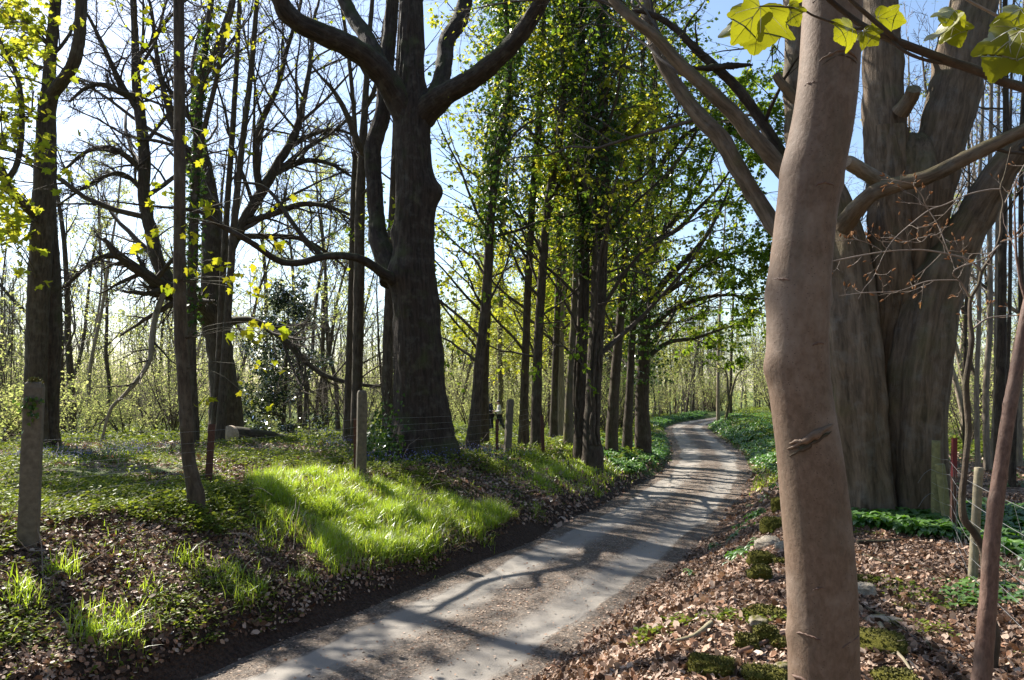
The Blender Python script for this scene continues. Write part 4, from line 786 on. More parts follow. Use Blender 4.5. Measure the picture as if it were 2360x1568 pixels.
# ------------------------------------------------------------------ ivy clad row along the left verge
IV = lambda n, t0=.12, t1=.8, sp_=.55, sz=.1: (t0, t1, int(n*1.1), sp_*1.3, sz*1.0)
CS = [(24, .14, 1, .95, .21, .35, 7, .15, .03), (6, .2, 1, .8, .55, .5, 5, .16, 0), (4, .2, 1, .7, .5, .5, 3, .16, 0)]
ROW = [
 ('ivy clad leaning trunk nearest the right side of the big oak', 19.5, [(1090, 1022, 34), (1098, 930, 25), (1106, 820, 23), (1115, 740, 22), (1123, 640, 21), (1131, 500, 20), (1146, 370, 19), (1165, 265, 17), (1173, 150, 14), (1164, 0, 11), (1160, -100, 9)], B_THIN, IV(5200, .28, .95, .75), L_MID),
 ('dark upright trunk directly left of the two walkers', 23, [(1113, 1005, 30), (1114, 900, 25), (1117, 800, 23), (1123, 680, 20), (1132, 540, 16), (1136, 350, 13), (1150, 100, 10), (1150, -60, 8)], B_DARK, IV(1500, .4, .9), L_YOUNG),
 ('thin mossy trunk just right of the walkers behind the third concrete post', 47, [(1157, 1000, 13), (1154, 900, 12), (1152, 780, 12), (1157, 600, 11), (1168, 400, 9), (1180, 200, 8), (1190, -60, 6)], B_MOSSY, None, L_YOUNG),
 ('narrow ivy clad trunk first to the right of the third concrete post', 22, [(1207, 1012, 26), (1208, 930, 20), (1212, 800, 18), (1218, 640, 17), (1228, 450, 16), (1238, 330, 15), (1250, 120, 12), (1256, 0, 10), (1258, -80, 8)], B_THIN, IV(3600, .3, .95, .6), L_MID),
 ('pale bent trunk with a forked stem between two ivy clad trunks', 20.5, [(1237, 1030, 30), (1237, 900, 23), (1241, 780, 21), (1252, 600, 20), (1263, 470, 18), (1278, 380, 17), (1291, 300, 16), (1300, 200, 15), (1293, 60, 12), (1290, -60, 9)], B_THIN, IV(2000, .5, .95, .5), L_YOUNG),
 ('slim dark trunk behind the pale bent trunk', 26, [(1276, 1000, 20), (1278, 900, 16), (1283, 760, 15), (1288, 560, 14), (1280, 300, 12), (1278, 0, 8), (1278, -80, 7)], B_DARK, IV(2200, .25, .9, .6), L_MID),
 ('straight pale brown trunk standing behind the ivy row', 28, [(1293, 996, 19), (1292, 900, 18), (1292, 780, 16), (1300, 600, 14), (1310, 350, 12), (1318, 50, 9), (1320, -60, 7)], B_PALE, None, L_YOUNG),
 ('leaning mossy trunk left of the thick ivy clad pair', 22, [(1309, 1025, 24), (1312, 930, 20), (1318, 820, 17), (1325, 680, 15), (1330, 500, 13), (1322, 250, 11), (1320, 0, 8), (1320, -60, 7)], B_MOSSY, IV(2600, .3, .95, .6), L_MID),
 ('left trunk of the thick ivy clad pair beside the lane', 20.5, [(1341, 1042, 42), (1338, 1000, 32), (1338, 880, 28), (1343, 740, 27), (1347, 600, 25), (1349, 400, 22), (1345, 200, 18), (1340, 20, 14), (1340, -80, 11)], B_DARK, IV(5200, .25, .95, .7), L_MID),
 ('right trunk of the thick ivy clad pair with ropy ivy stems', 20, [(1366, 1042, 48), (1364, 1000, 38), (1368, 880, 35), (1376, 740, 35), (1381, 600, 34), (1386, 450, 32), (1390, 300, 26), (1390, 120, 20), (1390, 0, 17), (1390, -80, 14)], B_DARK, IV(5600, .3, .95, .8), L_MID),
 ('leaning brown trunk fringed with ivy right of the thick pair', 23.5, [(1410, 1008, 30), (1414, 930, 25), (1422, 820, 22), (1433, 700, 19), (1442, 550, 16), (1440, 350, 13), (1435, 100, 10), (1430, -60, 8)], B_THIN, IV(4200, .2, .9, .8), L_MID),
 ('thin dark trunk left of the outermost ivy tree by the lane', 25, [(1446, 1008, 24), (1450, 920, 18), (1456, 800, 16), (1464, 650, 15), (1470, 480, 14), (1480, 250, 12), (1480, 0, 9), (1480, -60, 8)], B_DARK, IV(4000, .15, .9, .8), L_MID),
 ('outermost ivy tree beside the lane with long arching branches', 26, [(1482, 1010, 38), (1480, 940, 31), (1482, 850, 29), (1486, 720, 28), (1492, 580, 26), (1500, 420, 22), (1506, 250, 16), (1508, 60, 11), (1508, -60, 9)], B_DARK, IV(6500, .1, .9, 1.), L_MID),
]
for k, (lb, Y, pts, mt, iv, lf) in enumerate(ROW):
    ex = ()
    if k == 4: ex = [[(1262, 490, 12), (1290, 420, 10, .2), (1318, 380, 9, .3), (1345, 370, 6, .4)]]
    if k == 12: ex = [[(1486, 720, 18), (1530, 650, 16, -.3), (1580, 600, 13, -.5), (1630, 540, 10, -.7), (1665, 470, 6, -.8)], [(1490, 600, 18), (1530, 540, 16, .3), (1580, 470, 13, .6), (1625, 400, 9, .8), (1650, 340, 6, .9)],
                      [(1484, 780, 15), (1540, 720, 13, -.2), (1610, 690, 10, -.4), (1680, 680, 7, -.6), (1740, 690, 4, -.8)], [(1500, 420, 13), (1560, 330, 11, -.6), (1620, 290, 9, -1.2), (1690, 280, 6, -1.6), (1750, 300, 3, -1.8)], [(1488, 700, 13), (1560, 660, 11, -.8), (1640, 600, 8, -1.4), (1720, 580, 5, -1.8), (1770, 590, 3, -2)], [(1498, 470, 14), (1540, 400, 12, 0), (1590, 330, 9, 0), (1630, 250, 6, .1)], [(1483, 830, 12), (1540, 790, 10, .3), (1600, 780, 8, .5), (1660, 760, 5, .7)],
                      [(1495, 560, 12, .2), (1560, 530, 11, -.4), (1610, 480, 9, -.8), (1650, 440, 7, -1), (1690, 380, 4, -1.2)]]
    sp_ = CS if k != 12 else [(11, .1, 1, .7, .42, .4, 7, .13, .03), (7, .2, 1, .75, .5, .5, 5, .16, 0), (4, .2, 1, .7, .5, .5, 3, .16, 0)]
    rt, P, R = pole('ivy_clad_tree', lb, 400+k, Y, pts, mt, 5, L_YOUNG if k % 2 else lf, 5 if k != 12 else 9, .13, 'diamond', iv, 'ivy clad trees along the left verge', sp_, 16, ex, .5, tstep=1)
    if k in (8, 9):   # ropy ivy stems up the trunk
        rg = RNG(k); p, r, L = resample(P, R, n=60); 
        for q in range(4):
            a0 = rg.uniform(-2.6, -.5); a = a0+np.cumsum(rg.normal(size=26)*.16); o = np.stack([np.cos(a), np.sin(a), 0*a], -1); c = p[3:29]+o*(r[3:29]*1.04)[:, None]
            mb = MB(); bigtube(mb, c, np.linspace(.045, .02, 26), 7, .1, .15, seed=q); part(mb, 'ivy_stem', B_THIN, rt)

# ------------------------------------------------------------------ holly
rng = RNG(500); Y = 30
b = px(652, 978, Y); hl = root_of('holly_bush', b, 'tall glossy dark green holly bush behind the fallen log', 'bush')
P = np.array([[b[0], b[1], zt(b[0], b[1])-.2], [b[0]+.05, b[1], 2.], [b[0]+.1, b[1], 4.], [b[0]+.15, b[1], 6.3]]); R = np.array([.09, .07, .05, .015])
mb = MB(); bigtube(mb, P, R, 10, .2, .05, seed=2); part(mb, 'trunk', B_DARK, hl)
lv = ramify([(P, R)], rng, [(44, .05, 1, 1.15, .3, .5, 6, .12, .03), (8, .2, 1, .8, .45, .5, 4, .15, 0)]); put(lv, hl, B_DARK)
foliage(lv[1][0], hl, L_HOLLY, rng, 26, .13, 'diamond', jit=.12, flat=.8, droop=.1)

# ------------------------------------------------------------------ woodland behind: prototypes, then copies of tree and parts
def copy_tree(o, parent=None):
    c = o.copy(); col.objects.link(c)
    if parent is not None: c.parent = parent
    for ch in kids[o.name]: 
        d = ch.copy(); col.objects.link(d); d.parent = c
    return c
kids = {}
def proto_tree(name, seed, H, r, leafm, per, lsz, fork=False, bend=.06, spec=None, mat=B_THIN):
    rng = RNG(seed); rt = empty(name, (0, 0, 0), None, 'tree'); d = np.array([0, 0, 1.]); p = np.array([0, 0, -.4]); P = [p]; n = 10
    for k in range(n): d = norm(d+bend*rng.normal(size=3)+np.array([0, 0, .05])); p = p+d*H/n; P.append(p)
    P = np.array(P); R = r*np.linspace(1, .12, n+1)**.8
    mb = MB(); bigtube(mb, P, R, 8, .5, .06, .9, flare=(.3, .5, 4), seed=seed); part(mb, 'trunk', mat, rt); paths = [(P, R)]
    if fork:
        q = P[3]; d = norm(np.array([rng.normal(), rng.normal()*.6, 1.4])); Q = [q]
        for k in range(7): d = norm(d+.1*rng.normal(size=3)+np.array([0, 0, .1])); q = q+d*H*.09; Q.append(q)
        Q = np.array(Q); R2 = R[3]*.75*np.linspace(1, .15, 8); mb = MB(); bigtube(mb, Q, R2, 7, .5, .08, seed=seed+1); part(mb, 'stem', mat, rt); paths.append((Q, R2))
    lv = ramify(paths, rng, spec or [(16, .25, 1, .7, .26, .4, 6, .14, .05), (5, .15, 1, .7, .5, .5, 4, .16, .02), (4, .1, 1, .7, .5, .6, 3, .16, 0)], .011)
    put(lv, rt, B_TWIG if mat is not B_PALE else B_TWIGP, sides=(4, 3, 3))
    if leafm: foliage(lv[-1][0], rt, leafm, rng, per, lsz, 'diamond', jit=.1)
    kids[rt.name] = list(rt.children); return rt
def proto_shrub(name, seed, H, ns, leafm, per, lsz, spread=.45, t0=.2):
    rng = RNG(seed); rt = empty(name, (0, 0, 0), None, 'shrub'); paths = []; mb = MB()
    for k in range(ns):
        a = rng.uniform(0, 2*PI); d = norm(np.array([math.cos(a)*spread, math.sin(a)*spread, 1.2])); p = np.array([math.cos(a)*.15, math.sin(a)*.15, -.2]); P = [p]; L = H*rng.uniform(.6, 1.1)
        for q in range(7): d = norm(d+.1*rng.normal(size=3)+np.array([math.cos(a), math.sin(a), -.1])*.05); p = p+d*L/7; P.append(p)
        P = np.array(P); R = rng.uniform(.015, .035)*np.linspace(1, .2, 8); paths.append((P, R))
    A, B, C = stackp(paths, 9); lv = ramify(paths, rng, [(8, .2, 1, .8, .32, .5, 5, .16, .03), (4, .15, 1, .8, .5, .6, 3, .18, 0)], .006)
    tubes(mb, A, B, 5); part(mb, 'stems', B_THIN, rt); put(lv, rt, B_TWIGP, 'sprays', (3, 3))
    if leafm: foliage(lv[-1][0], rt, leafm, rng, per, lsz, 'diamond', jit=.1, flat=.7, droop=.2)
    kids[rt.name] = list(rt.children); return rt
PT = [proto_tree('bare_tree', 601, 15, .15, None, 0, 0), proto_tree('bare_tree', 602, 17, .2, None, 0, 0, True, .05, mat=B_DARK), proto_tree('leafing_tree', 603, 14, .12, L_PALE, 5, .14, False, .09),
      proto_tree('leafing_tree', 604, 13, .1, L_YOUNG, 8, .13, True, .05), proto_tree('bare_tree', 605, 13, .11, None, 0, 0, True, .06, mat=B_PALE), proto_tree('bare_tree', 606, 18, .12, None, 0, 0, True, .07, mat=B_PALE)]
PS = [proto_shrub('hazel_shrub', 611, 4.4, 10, L_PALE, 5, .08), proto_shrub('hazel_shrub', 612, 6.5, 13, L_PALE, 4, .09, .3), proto_shrub('hazel_shrub', 613, 2.4, 10, L_PALE, 5, .075, .6), proto_shrub('bare_shrub', 614, 4.2, 14, None, 0, 0, .4)]
TKIND = ['bare', 'forked bare', 'pale leafed', 'yellow leafed', 'pale forked', 'tall pale']
SKIND = ['low hazel shrub with pale spring leaves', 'tall hazel shrub with pale spring leaves', 'bushy yellow green hazel shrub', 'bare brown shrub of many thin stems']
used = set()
def plant(pr, x, y, rz, s, label, group):
    o = pr if pr.name not in used else copy_tree(pr); used.add(pr.name)
    o.location = (x, y, zt(x, y)); o.rotation_euler = (rng.normal()*.05, rng.normal()*.05, rz); o.scale = (s, s, s); tag(o, label, None, group); return o
rng = RNG(700)
def zone(n, protos, kinds, lab, grp, u0, u1, y0, y1, pwr, smin, s0, s1, word='tree', avoid=()):
    k = 0; tries = 0
    while k < n and tries < 5000:
        tries += 1; y = y0+(y1-y0)*rng.uniform()**pwr; u = rng.uniform(u0, u1); x = (u-1180)/F*y; s = float(lat(np.array([x]), np.array([y]))[0])
        rx_, ry_ = x+.9, y-40.7
        if 0 < -.72*rx_+.69*ry_ < 28 and abs(.69*rx_+.72*ry_) < (3.2 if word == 'tree' else 2.6): continue
        if abs(s) < smin or any(abs(u-a) < w_ and y < Y_ for a, w_, Y_ in avoid): continue
        i = rng.choice(len(protos)); pr = protos[i]; lb = lab % (kinds[pr]); plant((PT if word == 'tree' else PS)[pr], x, y, rng.uniform(0, 6.28), rng.uniform(s0, s1), lb, grp % kinds[pr]); k += 1
AV = [(1131, 45, 60), (1150, 45, 60)]
zone(76, [0, 1, 2, 2, 4, 5], TKIND, '%s tree deep in the wood left of the big oak', '%s trees deep in the left wood', -100, 900, 30, 90, .8, 4, .55, 1.25)
zone(74, [0, 2, 3, 3, 3, 2], TKIND, '%s tree in the wood behind the ivy clad row', '%s trees behind the ivy clad row', 1000, 1560, 30, 85, .8, 3.5, .7, 1.05, avoid=AV)
zone(22, [0, 2, 4, 5], TKIND, '%s tree beyond the bend of the lane', '%s trees beyond the bend of the lane', 1560, 1850, 62, 105, .8, 4, .75, 1.1)
zone(40, [0, 2, 4, 4, 5, 5, 1], TKIND, '%s tree in the wood right of the great beech', '%s trees in the right wood', 1900, 2480, 17, 75, .9, 5, .7, 1.05)
zone(64, [0, 1, 1, 2, 3, 3], SKIND, '%s deep in the wood left of the big oak', '%s in the left wood', -100, 900, 31, 75, .8, 4, .7, 1.2, 'shrub')
zone(64, [0, 1, 1, 2], SKIND, '%s in the wood behind the ivy clad row', '%s behind the ivy clad row', 1010, 1600, 34, 80, .8, 3.2, .7, 1.15, 'shrub', AV)
zone(26, [0, 1, 3], SKIND, '%s beyond the bend of the lane', '%s beyond the bend', 1580, 1860, 46, 90, .8, 4.5, .7, 1.2, 'shrub')
zone(34, [0, 1, 2, 3], SKIND, '%s in the wood right of the great beech', '%s in the right wood', 1930, 2450, 15, 65, .9, 5, .6, 1.1, 'shrub')
# a low leafy sapling screen at the left edge, behind the twin stemmed tree
for (u, Y, s, i) in [(20, 23, 1., 2), (-20, 21, 1.2, 2), (35, 27, 1.2, 1), (190, 28, .9, 2), (300, 28, .9, 2), (400, 33, 1., 1)]:
    p = px(u, 950, Y); plant(PS[i], p[0], p[1], rng.uniform(0, 6), s, '%s in the open behind the twin stemmed sycamore' % SKIND[i], '%s behind the twin stemmed sycamore' % SKIND[i])

# far edge of the wood that reads as one mass
rng = RNG(800); mb = MB(); n = 900; u = rng.uniform(-300, 2660, n); y = rng.uniform(82, 130, n); x = (u-1180)/F*y; H = rng.uniform(7, 15, n)
d = norm(np.stack([.06*rng.normal(size=n), .06*rng.normal(size=n), np.ones(n)], -1)); st = np.stack([x, y, terrain(x, y)-.3], -1)
k = np.abs(lat(x, y)) > 4; st, d, H = st[k], d[k], H[k]; n = len(st)
A = st[:, None]+d[:, None]*(H[:, None]*np.linspace(0, 1, 6)[None])[..., None]+.12*rng.normal(size=(n, 6, 3)); B = rng.uniform(.05, .13, n)[:, None]*np.linspace(1, .2, 6)[None]
lv = ramify([(a, b_) for a, b_ in zip(A, B)], rng, [(9, .15, 1, .7, .3, .5, 4, .15, .05), (4, .1, 1, .7, .5, .6, 3, .16, .02)], .016)
tubes(mb, A, B, 4, 0)
for (p, r, l) in lv: tubes(mb, p, r, 3, 1)
twigleaves(mb, lv[1][0][:, :, :][rng.uniform(size=len(lv[1][0])) < .7], 2, .22, 'diamond', rng, jit=.2, m=2)
m_ = 90000; u = rng.uniform(-300, 2660, m_); y = rng.uniform(78, 128, m_); x = (u-1180)/F*y; z = terrain(x, y)+np.abs(rng.normal(0, 4.2, m_))*(.65+.5*n2(x, y, 6, 9)); k = np.abs(lat(x, y)) > 4
C = np.stack([x, y, z], -1)[k]; leaves(mb, C, rdir(len(C), rng), rdir(len(C), rng)+np.array([0, 0, .6]), .24*rng.uniform(.5, 1.3, len(C)), 'diamond', 2)
tag(mb.build('distant_wood', [B_THIN, B_TWIGP, L_PALE], smooth=False), 'far edge of the wood, a pale mass of thin trunks and new leaves', 'woodland', kind='stuff')

# ------------------------------------------------------------------ trees by the far bend, right wood poles
pole('bare_tree', 'straight brown trunk at the right edge of the lane where it bends away', 901, 52, [(1655, 966, 9), (1655, 900, 7.5), (1656, 800, 7), (1660, 700, 6), (1668, 560, 4), (1672, 470, 3)], B_PALE, 3, L_PALE, 1, .12, sides=8, step=.4)
rt, P, R = pole('mossy_tree', 'forked mossy golden tree by the far bend of the lane', 902, 50, [(1673, 968, 8), (1678, 940, 7), (1684, 915, 6), (1690, 890, 5.5), (1698, 866, 5), (1712, 852, 4), (1726, 842, 3)], B_MOSSY, 3, L_PALE, 1, .12, sides=8, step=.3, extra=[[(1681, 930, 5), (1677, 895, 5), (1676, 870, 4.5), (1670, 852, 4), (1652, 847, 2.5)], [(1712, 852, 3.5), (1716, 835, 3), (1705, 815, 2)]])
pole('bare_tree', 'slim dark trunk behind the forked mossy tree at the bend', 903, 55, [(1684, 962, 8), (1684, 900, 7), (1686, 800, 6.5), (1690, 690, 5), (1694, 560, 3)], B_THIN, 3, L_PALE, 1, .12, sides=8, step=.4)
for k, (u, v, Y, w_, mt, lb) in enumerate([(2256, 1075, 17, 12, B_PALE, 'slim sunlit tan trunk left of a dark one beyond the right fence'), (2274, 1080, 17.5, 15, B_PALE, 'thicker sunlit tan trunk beyond the right fence, in the middle of the pale trio'), (2290, 1070, 19, 12, B_PALE, 'third sunlit tan trunk beyond the right fence, beside the dark trunk'), (2300, 1112, 14.5, 24, B_DARK, 'dark trunk beyond the right fence standing right of the pale trio'), (2338, 1130, 14, 16, B_DARK, 'dark slanting trunk at the right edge beyond the wire fence'), (2352, 1060, 19, 14, B_PALE, 'pale trunk at the right edge of the picture far beyond the fence'), (2225, 1060, 21, 9, B_THIN, 'thin brown trunk just right of the great beech'), (2320, 1080, 17, 11, B_THIN, 'thin brown trunk behind the red sapling at right')]):
    rg = RNG(950+k); pts = [(u+rg.normal()*3+(8+4*k % 17)*t, v-t*1180, w_*(1-.6*t)) for t in (0, .15, .3, .5, .7, .9, 1.05)]
    pole('slim_tree', lb, 960+k, Y, pts, mt, 4, L_PALE, 1, .08, group='slim trunks beyond the right fence', sides=10)
# brown leaf-strewn rise of brush right behind fence is covered by shrubs above

# ------------------------------------------------------------------ fences
M_CONC = plain('old_concrete', (.15, .122, .085), .9, nscale=14, var=.45, bump=.5)
M_RUST = plain('rusty_steel', (.1, .036, .02), .8, nscale=30, var=.45, bump=.3)
M_RED = plain('red_paint', (.16, .012, .014), .6, nscale=40, var=.3)
M_WOOD = plain('weathered_post', (.26, .22, .14), .85, nscale=18, var=.4, bump=.5)
M_WOODG = plain('mossy_post', (.24, .22, .09), .85, nscale=18, var=.4, bump=.5)
M_WIRE = plain('galvanised_wire', (.3, .3, .3), .5, .6, nscale=60, var=.3, bump=0.)
M_MOSS = plain('moss', (.17, .155, .03), .95, nscale=60, var=.6, bump=1., col2=(.07, .068, .015))
M_LICH = plain('lichen', (.3, .3, .2), .95, nscale=40, var=.4)
def boxpost(p, w, d, h, top=.03, lean=(0, 0), seed=0):
    """chamfered concrete post, slightly worn"""
    rows = [(-.3, 1.06), (0, 1.05), (h*.25, 1.02), (h*.5, 1.), (h*.75, .99), (h-top, .98), (h-top*.3, .86), (h, .66)]
    c = .82; ring = np.array([(-1, -c), (-c, -1), (c, -1), (1, -c), (1, c), (c, 1), (-c, 1), (-1, c)])*.5; V = []; rg = RNG(seed)
    for z, s in rows: 
        r = ring*np.array([w, d])*s*(1+.02*rg.normal(size=(8, 1))); V.append(np.concatenate([r+np.array(lean)*max(z, 0), np.full((8, 1), z)], 1))
    V = np.concatenate(V); i = np.arange(len(rows)-1)[:, None]*8; j = np.arange(8)[None]; f = np.stack([i+j, i+(j+1) % 8, i+8+(j+1) % 8, i+8+j], -1).reshape(-1, 4)
    mb = MB(); mb.add(V, f); n = len(rows)*8-8; mb.add(V[n:], np.arange(8)[None]); return mb
fence_pts = []
for k, (u, v0, v1, Y, w_, ln, lb) in enumerate([(65, 880, 1250, 7.6, .165, (.0, 0), 'weathered concrete post with a mossy top at the left edge of the bank'), (832, 900, 1105, 12.4, .15, (.0, 0), 'tapered concrete fence post rising from the bright grass left of the big oak'), (1169, 920, 1040, 18., .15, (.06, 0), 'leaning grey concrete post right of the big oak and the walkers')]):
    p = px(u, v1, Y); p[2] = zt(p[0], p[1]); top = px(u, v0, Y)[2]; h = top-p[2]; print('post', k, project(p[None]), h); fence_pts.append((p.copy(), h))
    rt = empty('concrete_post', p, lb, 'post', 'concrete posts of the left fence'); ob = boxpost(p, w_, w_*.95, h, .06, ln, k).build('post', M_CONC, rt, False)
    ob.rotation_euler = (0, 0, .35)
    if k == 0:
        rg = RNG(3); m_ = 240; a = rg.uniform(0, 6.28, m_); mb = MB(); C = np.stack([.07*np.cos(a)*rg.uniform(.2, 1, m_), .07*np.sin(a)*rg.uniform(.2, 1, m_), h+rg.uniform(-.05, .03, m_)], -1)
        leaves(mb, C, rdir(m_, rg), rdir(m_, rg), .035, 'diamond'); mb.build('moss_cap', M_MOSS, rt, False)
        m_ = 60; mb = MB(); C = np.stack([.04+.05*rg.normal(size=m_), -.1+.02*rg.normal(size=m_), h-.15-.12*np.abs(rg.normal(size=m_))], -1); leaves(mb, C, rdir(m_, rg)*.6-np.array([0, 0, .5]), np.array([0, -1, .3])+.4*rg.normal(size=(m_, 3)), .04, 'ivy'); mb.build('ivy', L_IVY, rt, False)
def angle_iron(name, u0, v0, u1, v1, Y, w_, label, mat, group, cat='post', topmat=None):
    p = px(u1, v1, Y); p[2] = zt(p[0], p[1])-.02; t = px(u0, v0, Y); ax = t-p; L = np.linalg.norm(ax); rt = empty(name, p, label, cat, group)
    th = w_*.16; prof = np.array([(-.5*w_, 0), (.5*w_, 0), (.5*w_, th), (-.5*w_+th, th), (-.5*w_+th, w_*.8), (-.5*w_, w_*.8)])
    def seg(a, b): 
        V = np.concatenate([np.concatenate([prof, np.zeros((6, 1))], 1)+ax*a, np.concatenate([prof, np.zeros((6, 1))], 1)+ax*b]); m2 = MB(); j = np.arange(6); m2.add(V, np.stack([j, (j+1) % 6, 6+(j+1) % 6, 6+j], 1)); m2.add(V, np.array([[6, 7, 8, 9, 10, 11], [5, 4, 3, 2, 1, 0]])); return m2
    if topmat: seg(-.2, .62).build('shaft', mat, rt, False); seg(.62, 1).build('painted_tip', topmat, rt, False)
    else: seg(-.2, 1).build('shaft', mat, rt, False)
    return rt
for a in [(488, 978, 479, 1112, 11.2, .1, 'rusty brown steel post leaning beside the slim sycamore pole'), (818, 965, 819, 1068, 12.6, .05, 'thin rusty steel post right behind the tapered concrete post'), (1145, 967, 1146, 1032, 18.3, .075, 'dark rusty steel post in front of the walkers'), (1249, 958, 1252, 1024, 19.5, .09, 'rusty steel post between the ivy clad trunks')]:
    angle_iron('steel_post', *a[:6], a[6], M_RUST, 'rusty steel posts of the left fence')
def wires(name, pts, hs, r, label, stays=0., sag=.02, seed=0, name2='wire'):
    rt = empty(name, pts[0], label, 'fence'); rg = RNG(seed); rows = []
    for k, h in enumerate(hs):
        Q = []
        for a, b_ in zip(pts[:-1], pts[1:]):
            n = 9; t = np.linspace(0, 1, n)[:-1, None]; q = a+(b_-a)*t; q[:, 2] += h-sag*np.sin(t[:, 0]*PI)*rg.uniform(.5, 1.5)+rg.normal()*.01; Q.append(q)
        Q.append(pts[-1][None]+np.array([[0, 0, h]])); Q = np.concatenate(Q); rows.append(Q)
        mb = MB(); tubes(mb, Q[None], np.full((1, len(Q)), r), 5); part(mb, name2, M_WIRE, rt)
    if stays:
        A = rows[0]; B = rows[-1]; L = np.concatenate([[0], np.cumsum(np.linalg.norm(np.diff(A, axis=0), axis=1))])
        for q in np.arange(stays, L[-1], stays):
            g = lambda W: np.array([np.interp(q+.02*rg.normal(), L, W[:, c]) for c in range(3)])
            pp = np.stack([g(W) for W in rows]); mb = MB(); tubes(mb, pp[None], np.full((1, len(pp)), r*.7), 4); part(mb, 'stay_wire', M_WIRE, rt)
    return rt
a = fence_pts; p0 = a[0][0]+np.array([-1.9, -5, 0]); p0[2] = 1.2; back = np.array([0, .13, 0])
wires('wire_fence', [p0+back, a[0][0]+back, a[1][0]+back, a[2][0]+back, px(1250, 1010, 24)], [.45, .6, .74, .88, 1.0], .0016, 'thin sagging wire fence strung between the concrete posts on the left')
def roundpost(name, u0, v0, u1, v1, Y, wpx, mat, label, lichen=None):
    p = px(u1, v1, Y); p[2] = zt(p[0], p[1]); t = px(u0, v0, Y); R = wpx*.5*Y/F; rt = empty(name, p, label, 'post', 'wooden posts of the right fence'); d = t-p; z = np.zeros(3)
    mb = MB(); bigtube(mb, np.array([-d*.25, z, d*.5, d*.985, d]), np.array([R, R, R*.97, R*.95, R*.88]), 18, .05, .04, seed=int(u0)); ob = mb.build('post', mat, rt); return rt, p
_, pA = roundpost('wooden_post', 2157, 1016, 2155, 1200, 9.7, 19, M_WOODG, 'mossy wooden fence post against the great beech')
roundpost('wooden_strut', 2166, 1070, 2186, 1228, 9.45, 22, M_WOODG, 'short slanting wooden strut leaning on the mossy post by the beech')
_, pB = roundpost('wooden_post', 2256, 1078, 2241, 1340, 6.7, 20, M_WOOD, 'grey round wooden fence post with a flat top right of the beech')
pR = px(2198, 1225, 8.9); angle_iron('steel_post', 2202, 1010, 2197, 1228, 8.9, .05, 'slim steel post with a red painted tip between two wooden posts', M_RUST, None, topmat=M_RED)
pA[2] = zt(pA[0], pA[1]); pC = pB+(pB-pA)*np.array([.8, .95, 0]); pC[2] = zt(pC[0], pC[1]); pR[2] = zt(pR[0], pR[1]); off = np.array([-.06, -.07, 0])
wires('wire_fence', [pA+off, pR+off, pB+off, pC+off, pC+(pC-pB)*.6+off], [.08, .22, .38, .55, .72, .88], .0018, 'sagging square mesh wire fence running from the great beech to the right edge', .5, .015, 5)
tw = np.array([pA+[-.25, -.1, .55], pA+[-.2, -.14, .66], pA+[-.1, -.12, .72], pA+[-.06, -.1, .7]]); rt = empty('loose_wire', pA+np.array([-.1, -.1, 0]), 'curled loose fence wire sticking out from the mossy post by the beech', 'wire')
for sg in (1, -.6): 
    mb = MB(); Q, _, _ = resample(tw*np.array([1, 1, 1])+np.array([0, 0, (sg-1)*.18]), [1]*4, n=14); tubes(mb, Q[None], np.full((1, 14), .0022), 5); part(mb, 'strand', M_WIRE, rt)
for k in range(9):
    y = 47+3.1*k; s_ = -2.9; slp = float(np.interp(y, _gy, _gs)); c_ = 1/math.sqrt(1+slp*slp); p = np.array([xc(y)+s_*c_, y-s_*slp*c_, 0]); p[2] = zt(p[0], p[1]); rg = RNG(k)
    rt = empty('fence_stake', p, 'thin wooden stake in the row along the outside of the far bend', 'stake', 'stakes along the far bend'); d = np.array([.08*rg.normal(), .08*rg.normal(), 1.15*rg.uniform(.85, 1.15)])
    mb = MB(); bigtube(mb, np.array([-d*.2, d*.5, d]), np.array([.055, .05, .045]), 8, .2, .08, seed=k); mb.build('stake', M_WOOD, rt)

# ------------------------------------------------------------------ stones
def stone_mat():
    m, nt, o = newmat('mossy_stone'); g = N_(nt, 'ShaderNodeNewGeometry'); tc = N_(nt, 'ShaderNodeTexCoord'); v = tc.outputs['Object']; oi = N_(nt, 'ShaderNodeAttribute', attribute_name='bk')
    st = ramp(nt, noise_(nt, v, 14, 6, .7), [(.3, (.2, .165, .125)), (.7, (.5, .44, .35))]); ms = ramp(nt, noise_(nt, v, 45, 5, .75), [(.3, (.035, .035, .006)), (.7, (.15, .14, .025))])
    sx = N_(nt, 'ShaderNodeSeparateXYZ'); nt.links.new(oi.outputs['Vector'], sx.inputs[0])
    k = ramp(nt, math_(nt, 'ADD', noise_(nt, v, 6, 4, .6), sx.outputs[0]), [(.45, (0, 0, 0)), (.55, (1, 1, 1))]); c = mixc(nt, k, st, ms)
    bs = N_(nt, 'ShaderNodeBsdfPrincipled'); nt.links.new(c, bs.inputs['Base Color']); bs.inputs['Roughness'].default_value = .95; bs.inputs['Specular IOR Level'].default_value = .1
    bp = N_(nt, 'ShaderNodeBump'); bp.inputs['Strength'].default_value = .9; bp.inputs['Distance'].default_value = .02; nt.links.new(noise_(nt, v, 70, 5, .75), bp.inputs['Height']); nt.links.new(bp.outputs[0], bs.inputs['Normal']); nt.links.new(bs.outputs[0], o.inputs[0]); return m
M_STONE = stone_mat()
